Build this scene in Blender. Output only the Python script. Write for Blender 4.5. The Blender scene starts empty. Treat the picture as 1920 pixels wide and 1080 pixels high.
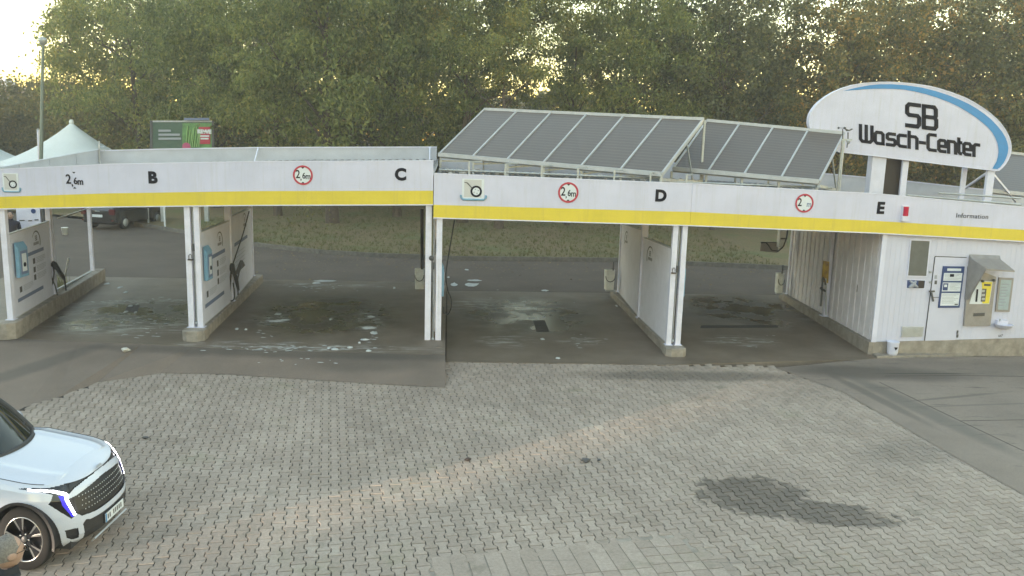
import bpy, bmesh, math, random
import numpy as np
from mathutils import Vector, Matrix
from mathutils.geometry import tessellate_polygon
R = math.radians
SC = bpy.context.scene
COL = SC.collection
rng = random.Random(7)

# ------------------------------------------------------------------ camera
CAM = Vector((0.0, -17.7203, 4.3512))
FW = Vector((0.07849, 0.98135, -0.17550)).normalized()
RT = Vector((0.99681, -0.07469, 0.02820)).normalized()
UP = RT.cross(FW).normalized()
RT = FW.cross(UP).normalized()
FPX = 1540.0
cd = bpy.data.cameras.new('camera')
cam = bpy.data.objects.new('camera', cd)
COL.objects.link(cam)
cd.sensor_width = 36.0
cd.lens = FPX / 1920 * 36
cd.clip_start = 0.1
cd.clip_end = 3000
M = Matrix((RT, UP, -FW)).transposed().to_4x4()
M.translation = CAM
cam.matrix_world = M
SC.camera = cam

# ------------------------------------------------------------------ light
SUN_EL = 3.5
SUN_DIR = Vector((0.816, 0.578, 0)).normalized()      # the way the low sun's light travels
SUN_AZ = math.atan2(-SUN_DIR.x, -SUN_DIR.y)          # towards the sun, clockwise from +y
w = bpy.data.worlds.new('World')
SC.world = w
w.use_nodes = True
nt = w.node_tree
sky = nt.nodes.new('ShaderNodeTexSky')
sky.sky_type = 'NISHITA'
sky.sun_disc = False
sky.sun_elevation = R(SUN_EL)
sky.sun_rotation = SUN_AZ
sky.air_density = 1.0
sky.dust_density = 0.1
sky.ozone_density = 0.35
bg = nt.nodes['Background']
nt.links.new(sky.outputs[0], bg.inputs[0])
bg.inputs[1].default_value = 0.15
sl = bpy.data.lights.new('sun', 'SUN')
sl.energy = 3.6
sl.angle = R(0.5)
sl.color = (1.0, 0.80, 0.60)
so = bpy.data.objects.new('sun', sl)
COL.objects.link(so)
ldir = Vector((SUN_DIR.x * math.cos(R(SUN_EL)), SUN_DIR.y * math.cos(R(SUN_EL)), -math.sin(R(SUN_EL))))
so.rotation_euler = ldir.to_track_quat('-Z', 'Y').to_euler()
so.location = (-30, -30, 20)
vs = SC.view_settings
SC.display_settings.display_device = 'sRGB'
vs.view_transform = 'Standard'
vs.look = 'None'
vs.gamma = 1
vs.use_curve_mapping = False
vs.exposure = 3.15

# ------------------------------------------------------------------ survey helpers
def ray(px, py):
    return FW + RT * ((px - 960) / FPX) + UP * ((540 - py) / FPX)
def at(px, py, Y):
    d = ray(px, py)
    return CAM + d * ((Y - CAM.y) / d.y)
def gz(px, py, z):
    d = ray(px, py)
    return CAM + d * ((z - CAM.z) / d.z)

# ------------------------------------------------------------------ mesh helpers
class MB:
    def __init__(s):
        s.v = []; s.f = []; s.sm = []
    def add(s, vs_, fs, smooth=False):
        o = len(s.v)
        s.v += [tuple(q) for q in vs_]
        s.f += [tuple(i + o for i in q) for q in fs]
        s.sm += [smooth] * len(fs)
        return s
    def box(s, c, sz, rz=0, m=None):
        x, y, z = sz[0] / 2, sz[1] / 2, sz[2] / 2
        vv = [Vector((a * x, b * y, d * z)) for d in (-1, 1) for b in (-1, 1) for a in (-1, 1)]
        mm = m if m else Matrix.Rotation(rz, 3, 'Z')
        vv = [mm @ q + Vector(c) for q in vv]
        return s.add(vv, [(0, 2, 3, 1), (4, 5, 7, 6), (0, 1, 5, 4), (1, 3, 7, 5), (3, 2, 6, 7), (2, 0, 4, 6)])
    def span(s, a, b):
        a = Vector(a); b = Vector(b)
        return s.box((a + b) / 2, (abs(b.x - a.x), abs(b.y - a.y), abs(b.z - a.z)))
    def bar(s, a, b, w_, h_):
        a = Vector(a); b = Vector(b)
        d = b - a
        L = d.length
        q = d.to_track_quat('X', 'Z').to_matrix()
        return s.box((a + b) / 2, (L, w_, h_), m=q)
    def quad(s, a, b, c, d):
        return s.add([a, b, c, d], [(0, 1, 2, 3)])
    def hexa(s, front, off):
        """front: polygon points in order, off: vector for depth"""
        n = len(front)
        fr = [Vector(q) for q in front]
        bk = [q + Vector(off) for q in fr]
        tri = [tuple(t) for t in tessellate_polygon([fr])] if n > 4 else [tuple(range(n))]
        s.add(fr + bk, tri + [tuple(i + n for i in reversed(t)) for t in tri] + [(i, i + n, (i + 1) % n + n, (i + 1) % n) for i in range(n)])
        return s
    def tube(s, pts, r, n=8, cap=True):
        pts = [Vector(q) for q in pts]
        rs = r if isinstance(r, (list, tuple)) else [r] * len(pts)
        rings = []
        prev = None
        for i, q in enumerate(pts):
            d = (pts[min(i + 1, len(pts) - 1)] - pts[max(i - 1, 0)])
            if d.length < 1e-9: d = Vector((0, 0, 1))
            d.normalize()
            if prev is None:
                a = Vector((1, 0, 0)) if abs(d.x) < .9 else Vector((0, 1, 0))
                u_ = d.cross(a).normalized()
            else:
                u_ = (prev - d * prev.dot(d)).normalized()
            prev = u_
            v_ = d.cross(u_)
            rings.append([q + (u_ * math.cos(2 * math.pi * k / n) + v_ * math.sin(2 * math.pi * k / n)) * rs[i] for k in range(n)])
        vv = [q for rg in rings for q in rg]
        ff = []
        for i in range(len(pts) - 1):
            for k in range(n):
                ff.append((i * n + k, i * n + (k + 1) % n, (i + 1) * n + (k + 1) % n, (i + 1) * n + k))
        s.add(vv, ff, True)
        if cap:
            s.add(rings[0], [tuple(reversed(range(n)))])
            s.add(rings[-1], [tuple(range(n))])
        return s
    def lathe(s, prof, c, axis='Z', n=24, smooth=True):
        """prof: (radius, height) pairs"""
        vv = []
        for r, h in prof:
            for k in range(n):
                a = 2 * math.pi * k / n
                p = (r * math.cos(a), r * math.sin(a), h)
                if axis == 'Y': p = (p[0], h, p[1])
                if axis == 'X': p = (h, p[0], p[1])
                vv.append(Vector(p) + Vector(c))
        ff = []
        for i in range(len(prof) - 1):
            for k in range(n):
                ff.append((i * n + k, i * n + (k + 1) % n, (i + 1) * n + (k + 1) % n, (i + 1) * n + k))
        return s.add(vv, ff, smooth)
    def disc(s, c, r, n=28, axis='Y', ry=None):
        ry = ry or r
        vv = []
        for k in range(n):
            a = 2 * math.pi * k / n
            p = (r * math.cos(a), 0, ry * math.sin(a)) if axis == 'Y' else (r * math.cos(a), ry * math.sin(a), 0)
            vv.append(Vector(c) + Vector(p))
        return s.add(vv, [tuple(range(n))])
    def mesh(s, name, mat):
        me = bpy.data.meshes.new(name)
        me.from_pydata(s.v, [], s.f)
        if any(s.sm):
            me.polygons.foreach_set('use_smooth', s.sm)
        for m_ in (mat if isinstance(mat, (list, tuple)) else [mat]):
            me.materials.append(m_)
        me.update()
        return me
    def build(s, name, mat, parent=None):
        return link(name, s.mesh(name, mat), parent)

def link(name, me, parent=None):
    o = bpy.data.objects.new(name, me)
    COL.objects.link(o)
    if parent is not None:
        o.parent = parent
    return o
def tag(o, label=None, cat=None, group=None, kind=None):
    if label: o['label'] = label
    if cat: o['category'] = cat
    if group: o['group'] = group
    if kind: o['kind'] = kind
    return o
def thing(name, label, cat, group=None):
    o = bpy.data.objects.new(name, None)
    o.empty_display_size = 0.2
    COL.objects.link(o)
    return tag(o, label, cat, group)
def struct(o):
    o['kind'] = 'structure'
    return o

# ------------------------------------------------------------------ materials
def lin(c):
    return tuple(c) + (1.0,) if len(c) == 3 else tuple(c)
def mat(name, c, rough=0.5, metal=0.0, var=0.0, scale=6.0, bump=0.0, bscale=60.0, c2=None, spec=None, coat=0.0, emit=None, es=0.0, detail=6):
    m = bpy.data.materials.new(name)
    m.use_nodes = True
    t = m.node_tree
    b = t.nodes['Principled BSDF']
    b.inputs['Base Color'].default_value = lin(c)
    b.inputs['Roughness'].default_value = rough
    b.inputs['Metallic'].default_value = metal
    if spec is not None: b.inputs['Specular IOR Level'].default_value = spec
    if coat: b.inputs['Coat Weight'].default_value = coat; b.inputs['Coat Roughness'].default_value = 0.06
    if emit:
        b.inputs['Emission Color'].default_value = lin(emit)
        b.inputs['Emission Strength'].default_value = es
    geo = t.nodes.new('ShaderNodeNewGeometry')
    if var or c2:
        n = t.nodes.new('ShaderNodeTexNoise')
        n.inputs['Scale'].default_value = scale
        n.inputs['Detail'].default_value = detail
        n.inputs['Roughness'].default_value = 0.65
        t.links.new(geo.outputs['Position'], n.inputs['Vector'])
        r = t.nodes.new('ShaderNodeValToRGB')
        r.color_ramp.elements[0].position = 0.32
        r.color_ramp.elements[1].position = 0.68
        lo = c2 if c2 else tuple(q * (1 - var) for q in c[:3])
        hi = c if c2 else tuple(q * (1 + var) for q in c[:3])
        r.color_ramp.elements[0].color = lin(lo)
        r.color_ramp.elements[1].color = lin(hi)
        t.links.new(n.outputs['Fac'], r.inputs[0])
        t.links.new(r.outputs[0], b.inputs['Base Color'])
    if bump:
        n2 = t.nodes.new('ShaderNodeTexNoise')
        n2.inputs['Scale'].default_value = bscale
        n2.inputs['Detail'].default_value = 4
        t.links.new(geo.outputs['Position'], n2.inputs['Vector'])
        bp = t.nodes.new('ShaderNodeBump')
        bp.inputs['Strength'].default_value = bump
        bp.inputs['Distance'].default_value = 0.02
        t.links.new(n2.outputs['Fac'], bp.inputs['Height'])
        t.links.new(bp.outputs[0], b.inputs['Normal'])
    return m

class NT:
    """small node builder for the ground materials"""
    def __init__(s, name, rough=0.8):
        s.m = bpy.data.materials.new(name); s.m.use_nodes = True
        s.t = s.m.node_tree; s.b = s.t.nodes['Principled BSDF']
        s.b.inputs['Roughness'].default_value = rough
        s.geo = s.t.nodes.new('ShaderNodeNewGeometry')
        s.pos = s.geo.outputs['Position']
    def N(s, typ): return s.t.nodes.new(typ)
    def L(s, a, b): s.t.links.new(a, b)
    def noise(s, scale, detail=5, rough=.6, vec=None, stretch=None):
        n = s.N('ShaderNodeTexNoise'); n.inputs['Scale'].default_value = scale
        n.inputs['Detail'].default_value = detail; n.inputs['Roughness'].default_value = rough
        v = vec or s.pos
        if stretch:
            mp = s.N('ShaderNodeMapping'); mp.inputs['Scale'].default_value = stretch[0]; mp.inputs['Rotation'].default_value = (0, 0, stretch[1])
            s.L(v, mp.inputs['Vector']); v = mp.outputs[0]
        s.L(v, n.inputs['Vector'])
        return n.outputs['Fac']
    def ramp(s, fac, stops):
        r = s.N('ShaderNodeValToRGB')
        e = r.color_ramp.elements
        while len(e) < len(stops): e.new(.5)
        for q, (p, c) in zip(e, stops):
            q.position = p
            q.color = lin(c) if not isinstance(c, (int, float)) else (c, c, c, 1)
        s.L(fac, r.inputs[0]); return r.outputs[0]
    def mix(s, fac, a, b, mode='MIX'):
        m = s.N('ShaderNodeMix'); m.data_type = 'RGBA'; m.blend_type = mode
        for inp, v in ((m.inputs[0], fac), (m.inputs[6], a), (m.inputs[7], b)):
            if hasattr(v, 'links'): s.L(v, inp)
            elif isinstance(v, (int, float)): inp.default_value = v if inp.type == 'VALUE' else (v, v, v, 1)
            else: inp.default_value = lin(v)
        return m.outputs[2]
    def math(s, op, a, b=None, clamp=False):
        m = s.N('ShaderNodeMath'); m.operation = op; m.use_clamp = clamp
        for i, v in enumerate((a, b)):
            if v is None: continue
            if hasattr(v, 'links'): s.L(v, m.inputs[i])
            else: m.inputs[i].default_value = v
        return m.outputs[0]
    def spot(s, c, rx, ry, rot=0, edge=0.5, wob=0.5, wscale=1.5):
        """1 inside an uneven ellipse on the ground, 0 outside"""
        mp = s.N('ShaderNodeMapping'); mp.vector_type = 'TEXTURE'
        mp.inputs['Location'].default_value = (c[0], c[1], 0); mp.inputs['Rotation'].default_value = (0, 0, rot); mp.inputs['Scale'].default_value = (rx, ry, 1000)
        s.L(s.pos, mp.inputs['Vector'])
        ln = s.N('ShaderNodeVectorMath'); ln.operation = 'LENGTH'; s.L(mp.outputs[0], ln.inputs[0])
        nz = s.math('MULTIPLY', s.math('SUBTRACT', s.noise(wscale, 5, .65), .5), wob * 2)
        d = s.math('ADD', ln.outputs['Value'], nz)
        mr = s.N('ShaderNodeMapRange'); mr.interpolation_type = 'SMOOTHSTEP'
        mr.inputs[1].default_value = 1 + edge / 2; mr.inputs[2].default_value = 1 - edge / 2
        s.L(d, mr.inputs[0]); return mr.outputs[0]
    def bump(s, h, strength=.4, dist=.01):
        b = s.N('ShaderNodeBump'); b.inputs['Strength'].default_value = strength; b.inputs['Distance'].default_value = dist
        s.L(h, b.inputs['Height']); s.L(b.outputs[0], s.b.inputs['Normal'])
    def col(s, c): s.L(c, s.b.inputs['Base Color'])
    def rough(s, c): s.L(c, s.b.inputs['Roughness'])

M_WHITE = mat('white_panel', (.54, .55, .69), .38, var=.06, scale=1.6)
M_WHITE2 = mat('white_powder_coat', (.62, .63, .76), .42, var=.08, scale=3)
M_POST = mat('white_post_paint', (.64, .64, .75), .45, var=.10, scale=4)
M_YEL = mat('yellow_film', (.64, .51, .045), .42, var=.05, scale=2)
def streaked(m, amt, tint):
    t = m.node_tree; b = t.nodes['Principled BSDF']
    src = b.inputs['Base Color'].links[0].from_socket
    geo = t.nodes.new('ShaderNodeNewGeometry'); mp = t.nodes.new('ShaderNodeMapping'); mp.inputs['Scale'].default_value = (9, 1, .35)
    n = t.nodes.new('ShaderNodeTexNoise'); n.inputs['Scale'].default_value = 1.6; n.inputs['Detail'].default_value = 7; n.inputs['Roughness'].default_value = .7
    r = t.nodes.new('ShaderNodeValToRGB'); r.color_ramp.elements[0].position = .52; r.color_ramp.elements[1].position = .78
    r.color_ramp.elements[0].color = (0, 0, 0, 1); r.color_ramp.elements[1].color = (amt, amt, amt, 1)
    mx = t.nodes.new('ShaderNodeMix'); mx.data_type = 'RGBA'; mx.inputs[7].default_value = lin(tint)
    t.links.new(geo.outputs['Position'], mp.inputs['Vector']); t.links.new(mp.outputs[0], n.inputs['Vector']); t.links.new(n.outputs['Fac'], r.inputs[0])
    t.links.new(r.outputs[0], mx.inputs[0]); t.links.new(src, mx.inputs[6]); t.links.new(mx.outputs[2], b.inputs['Base Color'])
streaked(M_WHITE, .5, (.40, .40, .40))
streaked(M_YEL, .45, (.42, .33, .10))
streaked(M_POST, .5, (.42, .40, .36))
M_GREYW = mat('pale_grey_sheet', (.47, .49, .555), .5, var=.08, scale=2)
M_BLACK = mat('black_print', (.010, .010, .018), .6, spec=.15)
M_DARK = mat('dark_rubber', (.02, .02, .022), .6)
M_RED = mat('red_print', (.42, .025, .06), .45)
M_BLUE = mat('blue_print', (.035, .22, .50), .4)
M_LBLUE = mat('pale_blue_casing', (.17, .33, .48), .45, var=.1)
M_NAVY = mat('navy_print', (.02, .05, .17), .4)
M_PAPER = mat('paper_print', (.62, .66, .70), .5, var=.05)
M_GREYP = mat('grey_print', (.30, .32, .37), .5)
M_SLATE = mat('slate_blue_print', (.14, .18, .30), .5)
M_GALV = mat('galvanised_steel', (.40, .42, .43), .45, .35, var=.15, scale=9)
M_ALU = mat('aluminium_frame', (.44, .45, .47), .45, .2, var=.1, scale=6)
M_CONC = mat('plinth_concrete', (.27, .24, .205), .85, var=.28, scale=5, bump=.35, bscale=55)
M_STEEL = mat('brushed_steel_hood', (.29, .275, .27), .42, .3, var=.12, scale=5)
M_GLASSG = mat('grey_window_film', (.12, .125, .12), .25, var=.1)
M_DGREY = mat('dark_grey', (.07, .07, .075), .5)
M_BROWN = mat('dark_brown_panel', (.028, .02, .018), .6)
M_WOODT = mat('bark', (.085, .065, .05), .9, var=.35, scale=7, bump=.8, bscale=18)

def solar_mat():
    n = NT('collector_absorber', .3)
    uv = n.N('ShaderNodeTexCoord')
    sep = n.N('ShaderNodeSeparateXYZ'); n.L(uv.outputs['UV'], sep.inputs[0])
    wv = n.math('SINE', n.math('MULTIPLY', sep.outputs[1], 2 * math.pi * 19))
    st = n.ramp(n.math('ADD', n.math('MULTIPLY', wv, .5), .5), [(.0, (.088, .070, .058)), (.75, (.098, .078, .064)), (.97, (.135, .11, .092))])
    n.col(n.mix(n.math('MULTIPLY', n.noise(2.2), .45), st, (.085, .076, .07)))
    n.b.inputs['Coat Weight'].default_value = .35
    n.b.inputs['Coat Roughness'].default_value = .18
    return n.m
M_SOLAR = solar_mat()

# ------------------------------------------------------------------ ground
G = -0.26          # level of the paved yard; the slab under bays B and C lies at 0
def poly_obj(name, pts, z, m, thick=0.0):
    b = MB()
    p = [Vector((q[0], q[1], q[2] if len(q) > 2 else z)) for q in pts]
    if thick:
        b.hexa(p, (0, 0, -thick))
    else:
        tri = tessellate_polygon([p])
        b.add(p, [tuple(t) for t in tri])
    o = b.build(name, m)
    bm = bmesh.new(); bm.from_mesh(o.data); bmesh.ops.recalc_face_normals(bm, faces=bm.faces)
    if not thick and bm.faces[:] and sum(f.normal.z for f in bm.faces) < 0:
        bmesh.ops.reverse_faces(bm, faces=bm.faces)
    bm.to_mesh(o.data); bm.free()
    return struct(o)

def paver_mat():
    n = NT('concrete_paver', .82)
    oi = n.N('ShaderNodeObjectInfo')
    rnd = n.math('FRACT', n.math('ADD', n.geo.outputs['Random Per Island'], oi.outputs['Random']))
    base = n.ramp(rnd, [(0, (.315, .262, .222)), (.5, (.352, .294, .252)), (1, (.388, .328, .283))])
    big = n.ramp(n.noise(.45, 4), [(.3, (.78, .77, .75)), (.7, (1.08, 1.07, 1.05))])
    c = n.mix(1.0, base, big, 'MULTIPLY')
    fine = n.ramp(n.noise(28, 6, .75), [(.3, .72), (.7, 1.18)])
    c = n.mix(.8, c, fine, 'MULTIPLY')
    moss = n.ramp(n.noise(.9, 6, .7), [(.58, 0.0), (.72, .5)])
    c = n.mix(moss, c, (.19, .185, .12))
    pale = n.ramp(n.noise(1.7, 6, .7), [(.60, 0.0), (.75, .5)])
    c = n.mix(pale, c, (.46, .42, .36))
    mud = n.ramp(n.noise(2.3, 7, .72), [(.57, 0.0), (.72, .6)])
    c = n.mix(mud, c, (.15, .135, .105))
    s1 = n.spot(gz(1405, 925, G), .74, .58, .2, .5, .6, 4.0)
    s2 = n.spot(gz(1545, 962, G), .92, .34, -.25, .5, .6, 4.0)
    s3 = n.spot(gz(1700, 850, G), .9, .5, .3, 1.1, .6, 2.5)
    s4 = n.spot(gz(1300, 705, G), 2.3, .35, 0, .9, .4, 1.5)
    st = n.math('MAXIMUM', s1, s2)
    st = n.math('MULTIPLY', n.math('SUBTRACT', n.math('ADD', st, n.math('MULTIPLY', n.math('SUBTRACT', rnd, .5), .9)), .28), 1.9, True)
    st = n.math('MULTIPLY', st, n.math('GREATER_THAN', n.math('MAXIMUM', s1, s2), .04))
    pat = n.ramp(n.noise(13, 6, .75), [(.25, .72), (.55, 1.0)])
    c = n.mix(n.math('MULTIPLY', n.math('MULTIPLY', st, pat), .9), c, (.070, .054, .040))
    c = n.mix(n.math('MULTIPLY', s3, .35), c, (.10, .09, .08))
    c = n.mix(n.math('MULTIPLY', s4, .65), c, (.10, .085, .07))
    tr = n.ramp(n.noise(3.5, 5, .7, stretch=((.18, 3.0, 1), R(-8))), [(.58, 0.0), (.75, .5)])
    s5 = n.spot(gz(1150, 1060, G), 2.2, .28, .1, .6, .4, 2)
    c = n.mix(n.math('MULTIPLY', n.math('MULTIPLY', tr, s5), 1.3, True), c, (.07, .065, .06))
    n.col(c)
    n.rough(n.mix(st, .84, .5))
    n.bump(n.noise(70, 4, .7), .35, .006)
    return n.m
M_PAVER = paver_mat()
M_BED = mat('joint_sand', (.030, .027, .024), .95, var=.3, scale=40)

def asphalt(name, base, marks=True, dark=None):
    n = NT(name, .85)
    c = n.ramp(n.noise(.6, 5, .6), [(.3, tuple(q * .8 for q in base)), (.7, tuple(q * 1.15 for q in base))])
    sp = n.ramp(n.noise(120, 3, .8), [(.35, .62), (.68, 1.45)])
    c = n.mix(.75, c, sp, 'MULTIPLY')
    if marks:
        st = n.ramp(n.noise(2.6, 7, .75, stretch=((.5, 2.4, 1), .5)), [(.58, 0.0), (.68, .75)])
        c = n.mix(st, c, (.06, .055, .05))
    if dark:
        for (px, rx, ry, rot, a, colr) in dark:
            c = n.mix(n.math('MULTIPLY', n.spot(px, rx, ry, rot, .9, .35, 1.6), a), c, colr)
    n.col(c)
    n.bump(n.noise(150, 3, .8), .5, .006)
    return n.m
M_ASPR = asphalt('yard_asphalt', (.225, .185, .155), True, [(gz(1640, 700, G), 1.9, .5, -.1, .75, (.070, .060, .052)), (gz(1790, 690, G), 2.6, .6, 0, .4, (.10, .085, .075)), (gz(1730, 770, G), .22, 2.3, .12, .55, (.10, .095, .085)), (gz(1735, 701, G), .95, .045, .02, .9, (.05, .045, .04)), (gz(1640, 745, G), .12, 1.6, .1, .6, (.09, .08, .07)), (gz(1790, 745, G), 1.2, .05, .25, .6, (.09, .08, .07)), (gz(1830, 760, G), 1.5, .04, .1, .5, (.10, .09, .08))])
M_ASPL = asphalt('ramp_asphalt', (.19, .15, .122), False, [(gz(40, 640, -.1), 2.2, .35, 0, .6, (.05, .048, .045)), (gz(560, 668, -.1), 4.0, .25, -.08, .6, (.05, .045, .04)), (gz(70, 700, G), .25, 1.6, -.5, .5, (.06, .056, .052)), (gz(690, 690, -.2), 1.2, .4, 0, .45, (.05, .047, .042))])
M_ROAD = asphalt('rear_road', (.105, .082, .066), True, [])

def slab_mat():
    n = NT('wash_bay_concrete', .6)
    c = n.ramp(n.noise(.9, 6, .65), [(.28, (.105, .082, .062)), (.5, (.155, .122, .094)), (.75, (.215, .175, .138))])
    c = n.mix(.7, c, n.ramp(n.noise(90, 4, .8), [(.3, .65), (.7, 1.35)]), 'MULTIPLY')
    wet = None
    for (px, py, z, rx, ry) in ((610, 590, 0, 1.75, 2.1), (230, 590, 0, 1.6, 1.8), (990, 590, G, 1.6, 2.2), (1400, 580, G, 1.6, 2.3)):
        s_ = n.spot(gz(px, py, z), rx, ry, 0, .9, .4, .9)
        wet = s_ if wet is None else n.math('MAXIMUM', wet, s_)
    c = n.mix(n.math('MULTIPLY', wet, .68), c, (.050, .042, .034))
    fo = None
    for (px, py, z, rx, ry, rot) in ((240, 612, 0, 1.5, .75, .1), (190, 568, 0, 1.3, .16, .12), (300, 563, 0, .9, .14, .1), (620, 535, 0, 1.5, .3, 0), (560, 650, 0, 2.4, .35, -.06), (690, 600, 0, .35, 1.3, .15), (510, 600, 0, .3, .7, 0), (1090, 640, G, .5, .4, 0), (950, 640, G, .6, .5, 0), (900, 570, G, .7, .7, 0), (1390, 640, G, .8, .5, 0), (960, 580, G, 1.3, .8, 0)):
        s_ = n.spot(gz(px, py, z), rx, ry, rot, 1.0, .35, 1.2)
        fo = s_ if fo is None else n.math('MAXIMUM', fo, s_)
    streak = n.ramp(n.noise(3.4, 9, .72, stretch=((.5, 2.2, 1), .12)), [(.50, 0.0), (.58, .6), (.70, 1.0)])
    foam = n.math('MULTIPLY', fo, streak)
    c = n.mix(n.math('MULTIPLY', foam, .95), c, (.52, .52, .50))
    n.col(c)
    pud = n.ramp(n.noise(1.3, 5, .6), [(.42, .42), (.58, .10)])
    n.rough(n.mix(wet, .50, pud))
    n.bump(n.noise(60, 5, .7), .25, .006)
    return n.m
M_SLAB = slab_mat()

def lawn_mat():
    n = NT('leafy_lawn', .95)
    c = n.ramp(n.noise(.35, 6, .7), [(.35, (.20, .145, .085)), (.5, (.18, .145, .075)), (.68, (.125, .145, .055))])
    c = n.mix(.85, c, n.ramp(n.noise(9, 6, .85), [(.3, .5), (.7, 1.5)]), 'MULTIPLY')
    n.col(c)
    n.bump(n.noise(14, 5, .8), .8, .05)
    return n.m
M_LAWN = lawn_mat()
M_EARTH = mat('open_ground', (.075, .068, .05), .95, var=.3, scale=.5)

# broad sheet that reaches the horizon
poly_obj('ground', [(-900, -500), (900, -500), (900, 1400), (-900, 1400)], -.60, M_EARTH)

TOPP = [gz(*q, G) for q in ((230, 705), (300, 700), (420, 702), (560, 711), (700, 720), (835, 727))]
LEFTP = [gz(*q, G) for q in ((180, 718), (100, 748), (45, 763), (-10, 790))]
RIGHTP = [gz(*q, G) for q in ((1450, 690), (1580, 735), (1760, 840), (1913, 925))]
yard = [(-9.2, -8.0), (-8.6, -5.4)] + [tuple(q.xy) for q in reversed(LEFTP)] + [tuple(q.xy) for q in TOPP]
DFRONT = [(0.0, -.92), (3.3, -1.0), (4.58, -1.05), (9.24, -.48), (9.72, -.33)]
yard += [(0.02, -.97), (3.3, -1.05), (4.6, -1.1), (7.0, -1.19)] + [tuple(q.xy) for q in RIGHTP[1:]] + [(8.35, -11.5), (8.6, -16), (-9.2, -16)]
paving = poly_obj('paving', yard, G - .013, M_BED)

def inside(pt, pg):
    x, y = pt; c = False; j = len(pg) - 1
    for i in range(len(pg)):
        if (pg[i][1] > y) != (pg[j][1] > y) and x < (pg[j][0] - pg[i][0]) * (y - pg[i][1]) / (pg[j][1] - pg[i][1]) + pg[i][0]: c = not c
        j = i
    return c

# yard asphalt on the right and the ramp and yard on the left
poly_obj('asphalt_yard', [(9.72, -.345), (16, .22), (40, .5), (40, -16.2), (8.62, -16.2), (8.36, -11.5)] + [tuple(q.xy) for q in reversed(RIGHTP[1:])] + [(7.02, -1.2), (9.2, -.5)], G + .007, M_ASPR)
yd = bpy.data.objects['asphalt_yard']
for ln in (((1648, 716), (1700, 741), (1800, 789), (1925, 848)), ((1660, 705), (1810, 704), (1925, 706)), ((1800, 789), (1925, 787))):
    pts = [gz(*q, G + .0085) for q in ln]
    for a, c in zip(pts, pts[1:]):
        MB().bar(a, c, .014, .002).build('asphalt_joint', M_BED, yd)
b = MB()
T_ = [(-30, 1.2), (-12, .55), (-9.32, -.24), (-7.6, -.46), (-6.3, -.63), (-5.2, -.81), (-3.9, -1.03), (-2.5, -1.12), (-1.2, -1.21), (-.02, -1.30)]
B_ = [(-30, -4.4), (-12, -4.4)] + [tuple(q.xy) for q in (LEFTP[2], LEFTP[1], LEFTP[0])] + [tuple(q.xy) for q in (TOPP[1], TOPP[2], TOPP[3], TOPP[4], TOPP[5])]
vv = [(x, y, -.002) for x, y in T_] + [(x, y, G + (.007 if k_ > 4 else -.007)) for k_, (x, y) in enumerate(B_)]
b.add(vv, [(i + 10, i + 11, i + 1, i) for i in range(9)])
b.add([(-.02, -1.30, -.002), (-.02, -1.30, -.5), (TOPP[5].x, TOPP[5].y, -.5), (TOPP[5].x, TOPP[5].y, G + .007)], [(0, 1, 2, 3)])
lf = [(-30, -4.4), (-12, -4.4), tuple(LEFTP[2].xy), tuple(LEFTP[3].xy), (-8.6, -5.4), (-9.2, -8), (-9.2, -16), (-30, -16)]
pp = [Vector((x, y, G - .007)) for x, y in lf]
b.add(pp, [tuple(t) for t in tessellate_polygon([pp])])
ramp = struct(b.build('asphalt_ramp', M_ASPL))
bm = bmesh.new(); bm.from_mesh(ramp.data); bmesh.ops.remove_doubles(bm, verts=bm.verts, dist=.001); bmesh.ops.recalc_face_normals(bm, faces=bm.faces); bm.to_mesh(ramp.data); bm.free()

poly_obj('bay_slab', [(-13, .75), (-9.32, -.235), (-6.3, -.625), (-3.9, -1.025), (-.025, -1.285), (-.025, 7.42), (-13, 7.5)], 0.0, M_SLAB, .5)
poly_obj('bay_slab', DFRONT + [(10.9, 7.4), (0.0, 7.36)], G + .011, M_SLAB, .4)
poly_obj('kiosk_apron', [(9.74, -.335), (13.63, .17), (18, .6), (18, .9), (10.2, .9), (9.85, .3)], G + .05, M_CONC, .3)

KERB = [(-34, 34.5)] + [tuple(gz(*q, G).xy) for q in ((230, 418), (274, 426), (340, 437), (480, 462), (600, 476), (700, 482), (790, 485), (840, 488), (1150, 491), (1300, 498), (1480, 506), (1800, 530))] + [(30, 14.5)]
poly_obj('rear_road', [(-80, 7.46), (-13, 7.46), (-.03, 7.40), (.0, 7.34), (11, 7.38), (50, 7.38), (50, 13.5)] + list(reversed(KERB)) + [(-60, 60), (-80, 60)], G - .012, M_ROAD)
lw = [(x, y + .12) for x, y in KERB]
lv = [(x, y, G + .12) for x, y in lw] + [(x * 1.12, y + 9, G + .35) for x, y in lw] + [(x * 1.5, y + 55, G + 1.6) for x, y in lw]
nl = len(lw)
b = MB().add(lv, [(i + r_ * nl, i + 1 + r_ * nl, i + 1 + (r_ + 1) * nl, i + (r_ + 1) * nl) for r_ in range(2) for i in range(nl - 1)])
struct(b.build('lawn', M_LAWN))
# kerb: single stones along the lawn
kerb = struct(MB().tube([(x, y + .05, G - .05) for x, y in KERB], .04, 4).build('kerb', M_CONC))
M_KERB = mat('kerb_stone_grey', (.15, .14, .125), .9, var=.3, scale=6)
cum = []
for i in range(len(KERB) - 1):
    a, c = Vector(KERB[i]), Vector(KERB[i + 1])
    L_ = (c - a).length
    k = max(1, int(L_ / 1.0))
    for j in range(k):
        p0, p1 = a.lerp(c, j / k), a.lerp(c, (j + 1) / k)
        d = (p1 - p0).normalized() * .006
        cum.append((p0 + d, p1 - d))
for p0, p1 in cum[20:]:
    MB().bar((p0.x, p0.y + .05, G + .05), (p1.x, p1.y + .05, G + .05), .1, .22).build('kerb_stone', M_KERB, kerb)

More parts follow.
